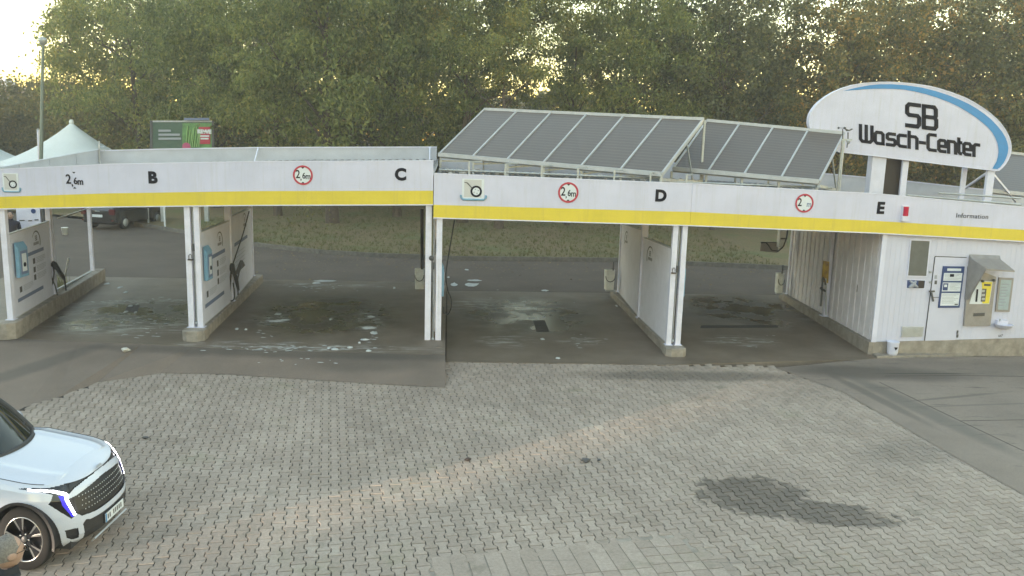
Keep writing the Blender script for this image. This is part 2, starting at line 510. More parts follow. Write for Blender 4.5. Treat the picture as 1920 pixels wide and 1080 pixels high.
# ---- pavers: double-T blocks, laid in staggered courses
PA = R(172)
PD = Vector((math.sin(PA), math.cos(PA), 0)); PE = Vector((-PD.y, PD.x, 0))
PC, PL = .134, .26
def paver_template(g=.0062):
    ww, nw = .083 - g, .051 - g
    h = PL / 2 - g * 1.0
    prof = [(-h, ww), (-.082, ww), (-.040, nw), (.040, nw), (.082, ww), (h, ww)]
    ring = prof + [(u_, -v_) for u_, v_ in reversed(prof)]
    def inset(q, e): return (q[0] - math.copysign(e, q[0]) if abs(q[0]) > .1 else q[0], q[1] - math.copysign(e, q[1]))
    top = [inset(q, .005) for q in ring]
    vv = [PD * q[0] + PE * q[1] for q in top] + [PD * q[0] + PE * q[1] + Vector((0, 0, -.006)) for q in ring] + [PD * q[0] + PE * q[1] + Vector((0, 0, -.016)) for q in ring]
    ff = [(0, 1, 10, 11), (1, 2, 9, 10), (2, 3, 8, 9), (3, 4, 7, 8), (4, 5, 6, 7)]
    ff += [(i, i + 12, (i + 1) % 12 + 12, (i + 1) % 12) for i in range(12)]
    ff += [(i + 12, i + 24, (i + 1) % 12 + 24, (i + 1) % 12 + 12) for i in range(12)]
    return vv, ff
PV, PF = paver_template()
SLABREG = [tuple(gz(*q, G).xy) for q in ((828, 1052), (1000, 1040), (1115, 1026), (1278, 1005), (1335, 1050), (1380, 1100), (1420, 1160), (800, 1160))]
yard2 = [(-9.2, -8.0), (-8.6, -5.4)] + [tuple(q.xy) for q in reversed(LEFTP)] + [(q.x, q.y + .13) for q in TOPP] + [(-.14, -.80), (3.3, -.90), (4.6, -.95), (7.0, -1.05)] + [(q.x + .13, q.y) for q in RIGHTP[1:]] + [(8.48, -11.5), (8.7, -16), (-9.2, -16)]
cells = []
for i in range(-110, 111):
    for j in range(-60, 61):
        c = PE * (i * PC) + PD * ((j + (.5 if i % 2 else 0)) * PL) + Vector((0, -8, 0))
        if not inside((c.x, c.y), yard2) or c.y < -12.6: continue
        if inside((c.x, c.y), SLABREG): continue
        # keep the toothed edge on the left, stop short of other edges
        cells.append(c)
def infront(c):
    d = Vector((c.x, c.y, G)) - CAM
    z = d.dot(FW)
    px, py = 960 + FPX * d.dot(RT) / z, 540 - FPX * d.dot(UP) / z
    return -20 < px < 1940 and py < 1095 and not (px < 235 and py > 790), z
cells.sort(key=lambda c: (0 if infront(c)[0] else 1, infront(c)[1]))
tmpl = []
for k in range(4):
    me = bpy.data.meshes.new('paver')
    me.from_pydata([tuple(q) for q in PV], [], PF)
    me.materials.append(M_PAVER)
    tmpl.append(me)
rest = MB()
for k, c in enumerate(cells):
    tilt = Matrix.Rotation(rng.gauss(0, .006), 3, 'X') @ Matrix.Rotation(rng.gauss(0, .006), 3, 'Y') @ Matrix.Rotation(rng.gauss(0, .008), 3, 'Z')
    z = G + rng.gauss(0, .0012)
    if k < 300:
        o = link('paver', tmpl[k % 4], paving)
        o.location = (c.x, c.y, z)
        o.rotation_euler = tilt.to_euler()
    else:
        rest.add([tilt @ q + Vector((c.x, c.y, z)) for q in PV], PF)
tag(rest.build('pavers', M_PAVER, paving), kind='stuff')
# flat slabs of the channel at the near edge
struct(poly_obj('channel_bed', [tuple(gz(*q, G).xy) for q in ((805, 1044), (1000, 1028), (1115, 1013), (1292, 990), (1362, 1045), (1412, 1100), (1450, 1165), (780, 1165))], G - .007, M_CONC))
o0 = gz(1278, 1005, G)
for i in range(-18, 3):
    for j in range(-2, 12):
        long_ = i < -3
        du = .2
        dv = .62 if long_ else .19
        if long_ and j > 3: continue
        c = o0 + PE * ((i + .35) * du) * 1.0 + PD * ((j + .5) * dv + .02)
        if not inside((c.x, c.y), SLABREG): continue
        u1, v1 = du / 2 - .004, dv / 2 - .004
        top = [c + PE * (a * (u1 - .004)) + PD * (e * (v1 - .004)) + Vector((0, 0, .001)) for a, e in ((-1, -1), (1, -1), (1, 1), (-1, 1))]
        bot = [c + PE * (a * u1) + PD * (e * v1) + Vector((0, 0, -.012)) for a, e in ((-1, -1), (1, -1), (1, 1), (-1, 1))]
        MB().add(top + bot, [(0, 1, 2, 3), (0, 4, 5, 1), (1, 5, 6, 2), (2, 6, 7, 3), (3, 7, 4, 0)]).build('channel_slab', M_PAVER, paving)

# ------------------------------------------------------------------ wash bay canopies
YF = -0.12
def knots(rows):
    """rows: px, top, mid, bottom -> x, z-top, z-mid, z-bottom on the fascia plane"""
    out = []
    for px, t, m, b_ in rows:
        out.append((at(px, m, YF).x, at(px, t, YF).z, at(px, m, YF).z, at(px, b_, YF).z))
    return out
KBC = knots([(-70, 323, 372, 394.5), (0, 318.7, 369, 392.8), (200, 309, 362.5, 389), (480, 303.5, 358.2, 386), (812, 302, 357.5, 385)])
KDE = knots([(813, 326, 384, 409.5), (1295, 345.3, 397.3, 424)])
KDE2 = knots([(1295.4, 345.3, 397.3, 424), (1640, 364, 414, 437.8), (1925, 390.5, 431.3, 454)])
# carry the right fascia on past the picture
a_, b_ = KDE2[-2], KDE2[-1]
KDE2.append(tuple(b_[i] + (b_[i] - a_[i]) * .7 for i in range(4)))
def zint(K, x, i):
    for a, b in zip(K, K[1:]):
        if a[0] <= x <= b[0]:
            return a[i] + (b[i] - a[i]) * (x - a[0]) / (b[0] - a[0])
    return K[0][i] if x < K[0][0] else K[-1][i]
KD_ALL = KDE + KDE2[1:]
def strip(K, i0, d0, i1, d1, y0, y1):
    b = MB()
    n = len(K)
    vv = []
    for k in K:
        zl, zh = k[i0] + d0, k[i1] + d1
        vv += [(k[0], y0, zl), (k[0], y0, zh), (k[0], y1, zh), (k[0], y1, zl)]
    ff = []
    for i in range(n - 1):
        o, p = i * 4, i * 4 + 4
        for q in range(4):
            ff.append((o + q, p + q, p + (q + 1) % 4, o + (q + 1) % 4))
    ff += [(0, 1, 2, 3), tuple(4 * (n - 1) + q for q in (3, 2, 1, 0))]
    b.add(vv, ff)
    return b
def fascia(K, par):
    strip(K, 2, 0, 1, 0, YF, YF + .07).build('fascia_panel', M_WHITE, par)
    strip(K, 3, .022, 2, 0, YF, YF + .07).build('yellow_band', M_YEL, par)
    strip(K, 3, 0, 3, .022, YF - .004, YF + .075).build('bottom_trim', M_WHITE2, par)
    strip(K, 1, 0, 1, .018, YF - .006, YF + .09).build('top_trim', M_WHITE2, par)

left = thing('wash_canopy', 'long white canopy with yellow band over the wash bays lettered B and C', 'canopy')
right = thing('wash_canopy', 'long white canopy with yellow band over bays D and E, carrying the solar collectors', 'canopy')
fascia(KBC, left)
fascia(KDE, right)
fascia(KDE2, right)

# roofs: ribbed sheet
def roof(K, x0, x1, yb, drop, par, m):
    b = MB()
    xs = []
    x = x0
    while x < x1:
        xs += [(x, 0), (x + .09, 0), (x + .115, .045), (x + .175, .045)]
        x += .2
    vv = []
    for (xx, h) in xs:
        z = zint(K, xx, 1) - drop + h
        vv += [(xx, YF + .1, z), (xx, yb, z - .02)]
    b.add(vv, [(2 * i, 2 * i + 2, 2 * i + 3, 2 * i + 1) for i in range(len(xs) - 1)])
    b2 = MB()
    b.build('roof_sheet', m, par)
    strip([k for k in ([(x0, 0, 0, 0)] if 0 else K)], 1, -drop - .16, 1, -drop - .03, YF + .09, yb).build('roof_deck', M_GREYW, par)
M_ROOF = mat('grey_roof_sheet', (.12, .115, .115), .6, .2, var=.35, scale=3)
roof(KBC, KBC[0][0], KBC[-1][0], 7.15, .15, left, M_ROOF)
roof(KD_ALL, KD_ALL[0][0], KD_ALL[-1][0], 7.15, .15, right, M_ROOF)

def parapet(rows, Y, depth, bottomdz, par, name='rear_parapet', capm=M_WHITE2):
    p = [at(px, t, Y) for px, t in rows]
    K = [(q.x, q.z, q.z, q.z - bottomdz) for q in p]
    strip(K, 3, 0, 1, -.035, Y, Y + depth).build(name, M_GREYW, par)
    strip(K, 1, -.035, 1, 0, Y - .02, Y + depth + .02).build('parapet_cap', capm, par)
parapet([(187, 281.5), (300, 278.5), (480, 275.6), (819, 274.6)], 7.2, .05, .62, left)
parapet([(827, 287), (1240, 303), (1565, 326), (1700, 338.5), (1860, 356), (1990, 371)], 7.2, .05, .55, right)
# left side parapet of sheet panels
pa, pb = at(0, 316, 2.0), at(186.5, 281.5, 7.2)
b0 = pa + (pa - pb) * (2.1 / 5.2)
for i in range(5):
    q0, q1 = b0.lerp(pb, i / 5 + .002), b0.lerp(pb, (i + 1) / 5 - .002)
    MB().hexa([q0, q1, q1 - Vector((0, 0, .58)), q0 - Vector((0, 0, .58))], (-.04, 0, 0)).build('side_parapet_panel', M_GREYW, left)
MB().bar(b0 + Vector((-.02, 0, .015)), pb + Vector((-.02, 0, .015)), .07, .03).build('parapet_cap', M_GREYW, left)
# stay rods of the rear parapet
for (x0, y0, x1, y1) in ((484, 277, 477, 303), (806, 276.5, 805.5, 302)):
    MB().tube([at(x0, y0, 7.16), at(x1, y1, 6.3)], .018, 6).build('stay_rod', M_WHITE2, left)

# posts. Each bay wall carries square posts, in pairs where two bays meet
def ztop(x):
    K = KBC if x < KBC[-1][0] else KD_ALL
    return zint(K, x, 3) + .12
def post(par, x, y, zb, wx=.115, wy=.115, ztop_=None, m=M_POST):
    zt = ztop_ or ztop(x)
    b = MB().span((x - wx / 2, y - wy / 2, zb + .012), (x + wx / 2, y + wy / 2, zt))
    o = b.build('post', m, par)
    MB().span((x - wx / 2 - .03, y - wy / 2 - .03, zb), (x + wx / 2 + .03, y + wy / 2 + .03, zb + .012)).build('base_plate', M_WHITE2, o)
    return o
ZA, ZB, ZC, ZD = at(22, 599, 0).z, at(368, 613, 0).z, at(811, 643, 0).z, at(1262, 646, 0).z
XA0 = at(22, 599, 0).x; XA1 = at(102, 555, 2.9).x; XA2 = at(174, 512, 6.5).x
XB0 = at(370, 613, 0).x; XB1 = at(433, 563, 2.95).x; XB2 = at(473, 517, 6.5).x
XD0 = at(1261, 646, 0).x; XD1 = at(1200, 594, 2.95).x; XD2 = at(1161, 547, 6.5).x
XC0 = at(811, 643, 0).x
XE0 = at(1636.5, 641, 0).x; XE2 = at(1478, 551, 6.5).x
ZE = at(1636.5, 641, 0).z
post(left, XA0, 0, ZA); post(left, XA1, 2.9, ZA - .02); post(left, XA2, 6.5, at(174, 512, 6.5).z, .09, .09)
for px in (360.5, 377.5): post(left, at(px, 613, 0).x, 0, ZB)
post(left, XB1, 2.95, ZB - .01, .15, .12); post(left, XB2, 6.5, at(473, 517, 6.5).z, .1, .1)
post(left, at(801.5, 643, 0).x, 0, ZC, .125)
post(right, at(821.3, 643, 0).x, 0, ZC, .125)
post(left, XC0 + .02, 2.95, ZC); post(left, XC0 + .03, 6.5, ZC)
for px in (1252.5, 1269.5): post(right, at(px, 646, 0).x, 0, ZD)
post(right, XD1, 2.95, ZD - .02, .16, .12); post(right, XD2, 6.5, at(1161, 547, 6.5).z, .12, .12)
post(right, XE2 - .0, 6.5, at(1478, 551, 6.5).z, .12, .12)
# conduit and fittings in the slots between paired posts
for par, px, zb in ((left, 369, ZB), (right, 811.5, ZC), (right, 1261, ZD)):
    x = at(px, 613 if px < 400 else 645, 0).x
    zt = ztop(x)
    MB().tube([(x, .03, zb + .03), (x, .03, zb + .9), (x, .03, zt)], .016, 6).build('conduit', M_GALV, par)
    f = MB().lathe([(.001, -.03), (.03, -.03), (.035, 0), (.03, .03), (.001, .03)], (x, -.01, zb + .09), 'Z', 10)
    f.build('conduit_elbow', M_GALV, par)
    MB().span((x - .016, -.03, zb + 1.65), (x + .016, .05, zb + 1.80)).build('hose_fitting', M_DGREY, par)
q = at(809, 484, -.09)
MB().lathe([(.001, -.02), (.052, -.02), (.057, 0), (.052, .02), (.001, .02)], (q.x, q.y, q.z), 'Y', 18).build('round_cap', M_DGREY, left)
for par, px, py in ((left, 357, 487), (right, 1263, 512)):
    q = at(px, py, -.09)
    MB().span((q.x - .05, -.115, q.z - .012), (q.x + .06, -.06, q.z + .012)).build('hook_shelf', M_BROWN, par)
    MB().tube([(q.x - .03, -.09, q.z), (q.x - .03, -.09, q.z + .09), (q.x, -.09, q.z + .12), (q.x + .03, -.09, q.z + .09), (q.x + .03, -.09, q.z + .03)], .009, 6).build('hook', M_DGREY, par)

# ------------------------------------------------------------------ bay walls
def plinth(par, x0, x2, y0, y1, zt, zb, wd, cham=.12):
    h = wd / 2
    ys = y0, y1
    pl = [(x0 - h + cham, y0), (x0 + h - cham, y0), (x0 + h, y0 + cham), (x0 + h, y0 + .42), (x0 + h * .86, y0 + .46),
          (x2 + h * .86, y1), (x2 - h * .86, y1), (x0 - h * .86, y0 + .46), (x0 - h, y0 + .42), (x0 - h, y0 + cham)]
    b = MB().hexa([Vector((x, y, zt)) for x, y in pl], (0, 0, zb - zt))
    o = b.build('plinth', M_CONC, par)
    bm = bmesh.new(); bm.from_mesh(o.data)
    bmesh.ops.recalc_face_normals(bm, faces=bm.faces)
    eds = [e for e in bm.edges if abs(e.verts[0].co.z - zt) < .001 and abs(e.verts[1].co.z - zt) < .001 and len(e.link_faces) == 2 and any(abs(f.normal.z) < .5 for f in e.link_faces)]
    bmesh.ops.bevel(bm, geom=eds, offset=.018, segments=1, affect='EDGES')
    bm.to_mesh(o.data); bm.free()
    return o
def logo_print(par, P, s0, z0, k, m=M_BLACK):
    """small arc with the wash centre's lettering; P(s, z) gives a point on the panel face"""
    n = 22
    outer, inner = [], []
    for i in range(n + 1):
        a = R(150 - 178 * i / n)
        th = .018 + .05 * (i / n) ** 1.2 if i < n - 2 else .055
        outer.append((s0 + .36 * k * math.cos(a), z0 + .30 * k * math.sin(a)))
        inner.append((s0 + (.36 - th) * k * math.cos(a), z0 + (.30 - th) * k * math.sin(a)))
    b = MB()
    for i in range(n):
        b.quad(P(*outer[i]), P(*outer[i + 1]), P(*inner[i + 1]), P(*inner[i]))
    def blk(a, c, d, e): b.quad(P(s0 + a * k, z0 + c * k), P(s0 + d * k, z0 + c * k), P(s0 + d * k, z0 + e * k), P(s0 + a * k, z0 + e * k))
    # SB
    for (a, c, d, e) in ((-.08, .17, -.01, .145), (-.08, .145, -.058, .095), (-.08, .115, -.01, .09), (-.032, .09, -.01, .04), (-.08, .06, -.01, .035),
                         (.01, .17, .033, .035), (.033, .17, .08, .145), (.033, .115, .08, .09), (.033, .06, .08, .035), (.06, .145, .08, .06)):
        blk(a, c, d, e)
    x = -.24
    for wdt in (.05, .035, .035, .035, .035, .02, .04, .035, .035, .025, .035, .02):
        blk(x, .0, x + wdt * .75, -.075); x += wdt + .005
    b.build('logo_print', m, par)
def panel(par, xa, ya, xb, yb, za, zb_, ta, tb, side, m, prints=None, th=.04):
    """sheet between two posts; a = front end, b = rear end; side +1 shows its face to +x"""
    A0, B0 = Vector((xa, ya, za)), Vector((xb, yb, zb_))
    A1, B1 = Vector((xa, ya, ta)), Vector((xb, yb, tb))
    o = MB().hexa([A0, B0, B1, A1], (-side * th, 0, 0)).build('wall_panel', m, par)
    MB().bar(A1 + Vector((-side * th / 2, 0, .012)), B1 + Vector((-side * th / 2, 0, .012)), th + .02, .024).build('panel_edge', M_ALU, par)
    MB().bar(A0 + Vector((-side * th / 2, 0, -.01)), B0 + Vector((-side * th / 2, 0, -.01)), th + .014, .02).build('panel_edge', M_ALU, par)
    def P(s, t, off=.003):
        """s metres along from the front end, t 0..1 up"""
        L = math.hypot(xb - xa, yb - ya)
        u_ = s / L
        lo, hi = A0.lerp(B0, u_), A1.lerp(B1, u_)
        return lo.lerp(hi, t) + Vector((side * off, 0, 0))
    if prints:
        prints(o, P, math.hypot(xb - xa, yb - ya), ta - za)
    return o
def board_prints(o, P, L, H):
    logo_print(o, lambda s, z: P(s, z / H), L * .62, H * .80, .85, M_DGREY)
    def bar(s0, s1, t0, t1, m, nm):
        MB().quad(P(s0, t0), P(s1, t0), P(s1, t1), P(s0, t1)).build(nm, m, o)
    bar(L * .30, L * .80, .655, .70, M_SLATE, 'title_bar_print')
    bar(L * .08, L * .72, .16, .205, M_SLATE, 'footer_bar_print')
    for i, (s, t) in enumerate(((.50, .57), (.50, .46), (.50, .36), (.14, .30))):
        bar(L * s, L * (s + .055), t - .035, t + .035, M_DGREY, 'pictogram_print')
        for k in range(4):
            bar(L * (s + .09), L * (s + .09 + .24 - .05 * (k == 3)), t + .025 - k * .02, t + .031 - k * .02, M_GREYP, 'text_line_print')
def logo_only(o, P, L, H):
    logo_print(o, lambda s, z: P(s, z / H), L * .72, H * .80, .95, M_DGREY)
def upper_board(o, P, L, H):
    logo_print(o, lambda s, z: P(s, z / H), L * .62, H * .84, .95, M_DGREY)
    MB().quad(P(L * .1, .62), P(L * .75, .62), P(L * .75, .665), P(L * .1, .665)).build('title_bar_print', M_SLATE, o)
    for k in range(5):
        MB().quad(P(L * .12, .52 - .05 * k), P(L * .6, .52 - .05 * k), P(L * .6, .526 - .05 * k), P(L * .12, .526 - .05 * k)).build('text_line_print', M_GREYP, o)
M_BOARD = mat('info_board', (.66, .67, .78), .42, var=.06, scale=3)
M_PANELB = mat('white_bay_panel', (.74, .73, .80), .42, var=.07, scale=3)

wa = thing('bay_wall', 'bay wall with printed wash instructions board at far left end of the canopy', 'bay wall')
plinth(wa, XA0, XA2, -.40, 6.9, ZA, 0, .42)
panel(wa, XA0 + .04, .08, XA1 + .03, 2.82, ZA + .02, ZA + .0, at(17, 440, .1).z, at(90, 416, 2.8).z, 1, M_BOARD, board_prints)
MB().bar(at(107, 410, 2.95), at(165, 391, 6.45), .03, .03).build('guard_rail', M_ALU, wa)
MB().bar((XA1, 2.97, ZA + .06), (XA2, 6.45, at(174, 512, 6.5).z + .05), .05, .06).build('sill_rail', M_GALV, wa)
wb = thing('bay_wall', 'bay wall with two instruction boards and blue control box between bays B and C', 'bay wall')
plinth(wb, XB0, XB2, -.40, 7.0, ZB, 0, .46)
panel(wb, XB0 + .10, .08, XB1 + .04, 2.88, ZB + .02, ZB + .01, at(380, 437, .1).z, at(423, 415, 2.85).z, 1, M_BOARD, board_prints)
panel(wb, XB1 + .05, 3.02, XB2 + .03, 6.44, ZB + .02, ZB + .03, at(431, 407, 3.02).z, at(469, 391, 6.4).z, 1, M_BOARD, upper_board)
wc = thing('bay_wall', 'bay wall seen end-on behind the post pair between bays C and D', 'bay wall')
MB().span((XC0 - .2, -.25, G - .05), (XC0 + .235, 7.0, ZC)).build('plinth', M_CONC, wc)
MB().hexa([Vector((XC0 - .17, -.26, ZC - .012)), Vector((XC0 + .236, -.26, ZC - .012)), Vector((XC0 + .236, -.75, .005)), Vector((XC0 + .05, -.72, .005))], (0, 0, -.3)).build('ramp_wedge', M_CONC, wc)
panel(wc, XC0 + .04, .09, XC0 + .05, 2.86, ZC + .25, ZC + .25, ZC + 1.95, ZC + 1.95, 1, M_PANELB)
panel(wc, XC0 + .05, 3.03, XC0 + .06, 6.44, ZC + .25, ZC + .25, ZC + 2.1, ZC + 2.1, 1, M_PANELB)
wd = thing('bay_wall', 'bay wall of white panels with small arc logos between bays D and E', 'bay wall')
plinth(wd, XD0, XD2, -.40, 6.95, ZD, G - .02, .46, .10)
panel(wd, XD0 - .12, .08, XD1 - .04, 2.86, ZD + .03, ZD + .01, at(1256, 467, .08).z, at(1216, 446, 2.86).z, -1, M_PANELB, logo_only)
panel(wd, XD1 - .05, 3.02, XD2 - .03, 6.44, ZD + .03, ZD + .02, at(1202, 432, 3.02).z, at(1172, 421, 6.44).z, -1, M_PANELB, logo_only)

# right wall of bay E: upright boards
M_BOARDW = mat('white_siding', (.72, .69, .72), .5, var=.10, scale=2.5)
M_BOARDF = mat('white_siding_front', (.54, .55, .67), .42, var=.05, scale=1.5)
we = thing('bay_wall', 'right wall of bay E clad in upright white boards above a concrete plinth', 'bay wall')
ZE2 = at(1480, 553, 6.5).z
MB().hexa([Vector((XE0 - .10, -.02, ZE)), Vector((XE0 + .02, -.02, ZE)), Vector((XE2 + .02, 6.9, ZE2)), Vector((XE2 - .12, 6.9, ZE2))], (0, 0, -.5)).build('plinth', M_CONC, we)
nb = 36
for i in range(nb):
    f0, f1 = i / nb + .0011, (i + 1) / nb - .0011
    a = Vector((XE0, 0, ZE + .012)).lerp(Vector((XE2, 6.45, ZE2 + .012)), f0)
    c = Vector((XE0, 0, ZE + .012)).lerp(Vector((XE2, 6.45, ZE2 + .012)), f1)
    off = .02 if i % 2 else 0.0
    zt = ztop(a.x) - .02
    if i in (17, 18):      # the steel post stands here
        pass
    mbd = MB().hexa([a, c, Vector((c.x, c.y, zt)), Vector((a.x, a.y, zt))], (.03, 0, 0))
    mbd.v = [(x - off, y, z) for x, y, z in mbd.v]
    mbd.build('siding_board', M_BOARDW, we)
MB().span((XE0 - .05, -.03, ZE), (XE0 + .06, .0, ztop(XE0) - .02)).build('corner_trim', M_WHITE2, we)
q = at(1545, 588, 3.0)
xe = XE0 + (XE2 - XE0) * 3.0 / 6.5
MB().span((xe - .13, 2.95, ZE - .02), (xe - .03, 3.05, ztop(xe))).build('post', M_POST, we)
MB().span((xe - .19, 2.9, ZE - .035), (xe - .01, 3.12, ZE - .02)).build('base_plate', M_WHITE2, we)
MB().span((XE0 + (XE2 - XE0) * .2 - .012, 1.2, ZE + .95), (XE0 + (XE2 - XE0) * .2, 1.23, ZE + 1.12)).build('keyhole_plate', M_DARK, we)

# ------------------------------------------------------------------ kiosk to the right of bay E
ki = thing('service_kiosk', 'white boarded service room with door and payment terminal beside bay E', 'service room')
K0 = XE0 + .07
kx1 = 17.5
zb = lambda x: ZE + (at(1920, 633.5, 0).z - ZE) * (x - XE0) / (at(1920, 633.5, 0).x - XE0)
n_ = 64
for i in range(n_):
    x0, x1 = K0 + (kx1 - K0) * i / n_ + .0015, K0 + (kx1 - K0) * (i + 1) / n_ - .0015
    MB().hexa([Vector((x0, 0, zb(x0))), Vector((x1, 0, zb(x1))), Vector((x1, 0, ztop(x1) - .03)), Vector((x0, 0, ztop(x0) - .03))], (0, .03, 0)).build('siding_board', M_BOARDF, ki)
MB().hexa([Vector((K0, .04, ztop(K0) - .06)), Vector((kx1, .04, ztop(K0) - .06)), Vector((kx1, 6.5, ztop(K0) - .06)), Vector((XE2 + .05, 6.5, ztop(K0) - .06))], (0, 0, -3.0)).build('room_core', M_GREYW, ki)
MB().hexa([Vector((K0 - .08, -.03, zb(K0) - .004)), Vector((kx1, -.03, zb(kx1) - .004)), Vector((kx1, -.03, G)), Vector((K0 - .08, -.03, G))], (0, .3, 0)).build('plinth', M_CONC, ki)
def face(par, name, quad, Y, th, m):
    p = [at(px, py, Y) for px, py in quad]
    return MB().hexa(p, (0, th, 0)).build(name, m, par)
# window
wn = face(ki, 'window', [(1701, 518.3), (1738.3, 519.3), (1745.6, 450.4), (1707.5, 448.8)], -.025, .03, M_WHITE2)
face(wn, 'pane', [(1703, 516.5), (1736.6, 517.4), (1743.2, 452.2), (1709.2, 450.8)], -.03, .004, M_GLASSG)
# door
dr = face(ki, 'door', [(1734.3, 639.5), (1791.5, 637.6), (1812.5, 483.3), (1754, 481.3)], -.018, .02, M_BOARDF)
face(dr, 'door_gap', [(1733.2, 639.6), (1734.3, 639.5), (1754, 481.3), (1753.2, 481.3)], -.02, .02, M_DARK)
face(dr, 'door_gap', [(1754, 481.6), (1812.5, 483.6), (1812.5, 482.4), (1754, 480.3)], -.02, .02, M_DARK)
MB().bar(at(1742.5, 546.5, -.06), at(1752, 546, -.06), .04, .035).build('handle', M_DGREY, dr)
MB().bar(at(1746.5, 549, -.05), at(1750, 565, -.05), .03, .03).build('lock_case', M_DGREY, dr)
MB().bar(at(1750, 557.5, -.05), at(1760, 557.5, -.05), .012, .012).build('bolt', M_DGREY, dr)
for py in (519, 529):
    face(dr, 'sticker', [(1752, py + 4), (1756.5, py + 4), (1757.2, py - 3), (1752.6, py - 3)], -.021, .002, M_DGREY if py > 520 else M_GREYP)
for px, py in ((1744, 510), (1744, 529)):
    q = at(px, py, -.01); MB().lathe([(.001, -.015), (.028, -.015), (.03, 0), (.001, 0)], q, 'Y', 12).build('switch', M_GALV, ki)
for py in (623, 630):
    face(dr, 'hinge', [(1794.2, py + 3), (1796.5, py + 3), (1797.4, py - 3), (1795, py - 3)], -.035, .03, M_DGREY)
# vent grille
vg = face(ki, 'vent_grille', [(1690, 632.2), (1729.6, 631), (1732.3, 612.8), (1691.5, 612.3)], -.025, .026, M_ALU)
for k in range(6):
    y = 615.5 + k * 2.6
    face(vg, 'slat', [(1693.2, y + 1.7), (1728 - k * .1, y + 1.5), (1728.6, y), (1693.6, y)], -.034, .01, M_GALV)
# wall number
def text_mesh(txt, size, bold=0.0, name='lettering', m=M_BLACK, shear=0.0, ext=.002, par=None, spacing=1.0):
    cu = bpy.data.curves.new(name, 'FONT')
    cu.body = txt; cu.size = size; cu.offset = bold; cu.extrude = ext; cu.shear = shear
    cu.align_x = 'CENTER'; cu.align_y = 'CENTER'; cu.resolution_u = 4; cu.space_character = spacing
    tmp = bpy.data.objects.new('tmp', cu); COL.objects.link(tmp)
    bpy.context.view_layer.update()
    me = bpy.data.meshes.new_from_object(tmp.evaluated_get(bpy.context.evaluated_depsgraph_get()))
    bpy.data.objects.remove(tmp); bpy.data.curves.remove(cu)
    me.name = name
    me.materials.clear(); me.materials.append(m)
    return me
def wall_text(txt, size, px, py, Y, par, name='lettering', m=M_BLACK, bold=0.0, rot=0.0, sx=1.0, spacing=1.0):
    me = text_mesh(txt, size, bold, name, m, spacing=spacing)
    o = link(name, me, par)
    q = at(px, py, Y)
    base = par.location if par else Vector((0, 0, 0))
    o.location = q - base
    o.rotation_euler = (R(90), R(-rot) if 0 else 0, 0)
    o.rotation_euler = Matrix.Rotation(R(rot), 3, 'Y').to_4x4().to_3x3().to_euler() if 0 else (Matrix.Rotation(R(rot), 3, 'Y') @ Matrix.Rotation(R(90), 3, 'X')).to_euler()
    o.scale = (sx, 1, 1)
    return o
wall_text('ω7', .085, 1876, 629.5, -.004, ki, 'wall_number')

# poster left of the door
t = thing('wall_poster', 'small dark poster with a pale crossed figure under the grey window', 'poster')
face(t, 'frame', [(1698.8, 541.3), (1733.8, 541.8), (1736, 525.2), (1700.3, 523.8)], -.012, .011, M_WHITE2)
face(t, 'print', [(1700.2, 540), (1732.8, 540.6), (1734.6, 526.2), (1701.4, 525)], -.016, .003, M_NAVY)
face(t, 'dark_half', [(1721, 540.2), (1732, 540.4), (1733.6, 526.6), (1722.4, 526.3)], -.018, .002, M_BROWN)
for seg in ([(1706, 526.5), (1712, 531), (1714, 535), (1721, 539)], [(1718, 527), (1713, 531.5), (1709, 536.5), (1704, 539)]):
    MB().tube([at(px, py, -.02) for px, py in seg], [.02, .045, .05, .022], 6).build('pale_figure', M_GREYP, t)
# blue information board
t = thing('information_board', 'tall blue-framed notice board with three white sheets on the kiosk door', 'notice board')
def face2(par, name, u0, v0, u1, v1, Y, th, m):
    """u, v in the fraction of the board"""
    A, B, C_, D = (1759.5, 577.2), (1799.2, 577), (1809, 499.8), (1769, 499.2)
    def bl(u_, v_):
        lo = (A[0] + (B[0] - A[0]) * u_, A[1] + (B[1] - A[1]) * u_); hi = (D[0] + (C_[0] - D[0]) * u_, D[1] + (C_[1] - D[1]) * u_)
        return (lo[0] + (hi[0] - lo[0]) * v_, lo[1] + (hi[1] - lo[1]) * v_)
    return face(par, name, [bl(u0, v0), bl(u1, v0), bl(u1, v1), bl(u0, v1)], Y, th, m)
face2(t, 'board', 0, 0, 1, 1, -.045, .026, M_NAVY)
face2(t, 'title_print', .2, .89, .85, .95, -.048, .003, M_PAPER)
for (v0, v1) in ((.65, .84), (.395, .61), (.05, .355)):
    sh = face2(t, 'sheet', .07, v0, .93, v1, -.048, .003, M_PAPER)
    for k in range(7 if v0 < .1 else 5):
        v = v1 - .03 - k * (.035 if v0 < .1 else .032)
        if v > v0 + .02:
            lo = .42 if v0 > .3 and v0 < .5 else .12
            face2(sh, 'text_line_print', lo, v - .004, .88 - .1 * (k % 3), v + .004, -.0495, .0015, M_GREYP)
face2(t, 'car_print', .36, .75, .55, .815, -.051, .003, M_BLACK)
face2(t, 'phone_print', .10, .42, .33, .59, -.051, .003, M_NAVY)
face2(t, 'hand_print', .15, .50, .28, .56, -.053, .002, M_PAPER)
face2(t, 'logo_mark_print', .75, .065, .9, .095, -.051, .003, M_DGREY)

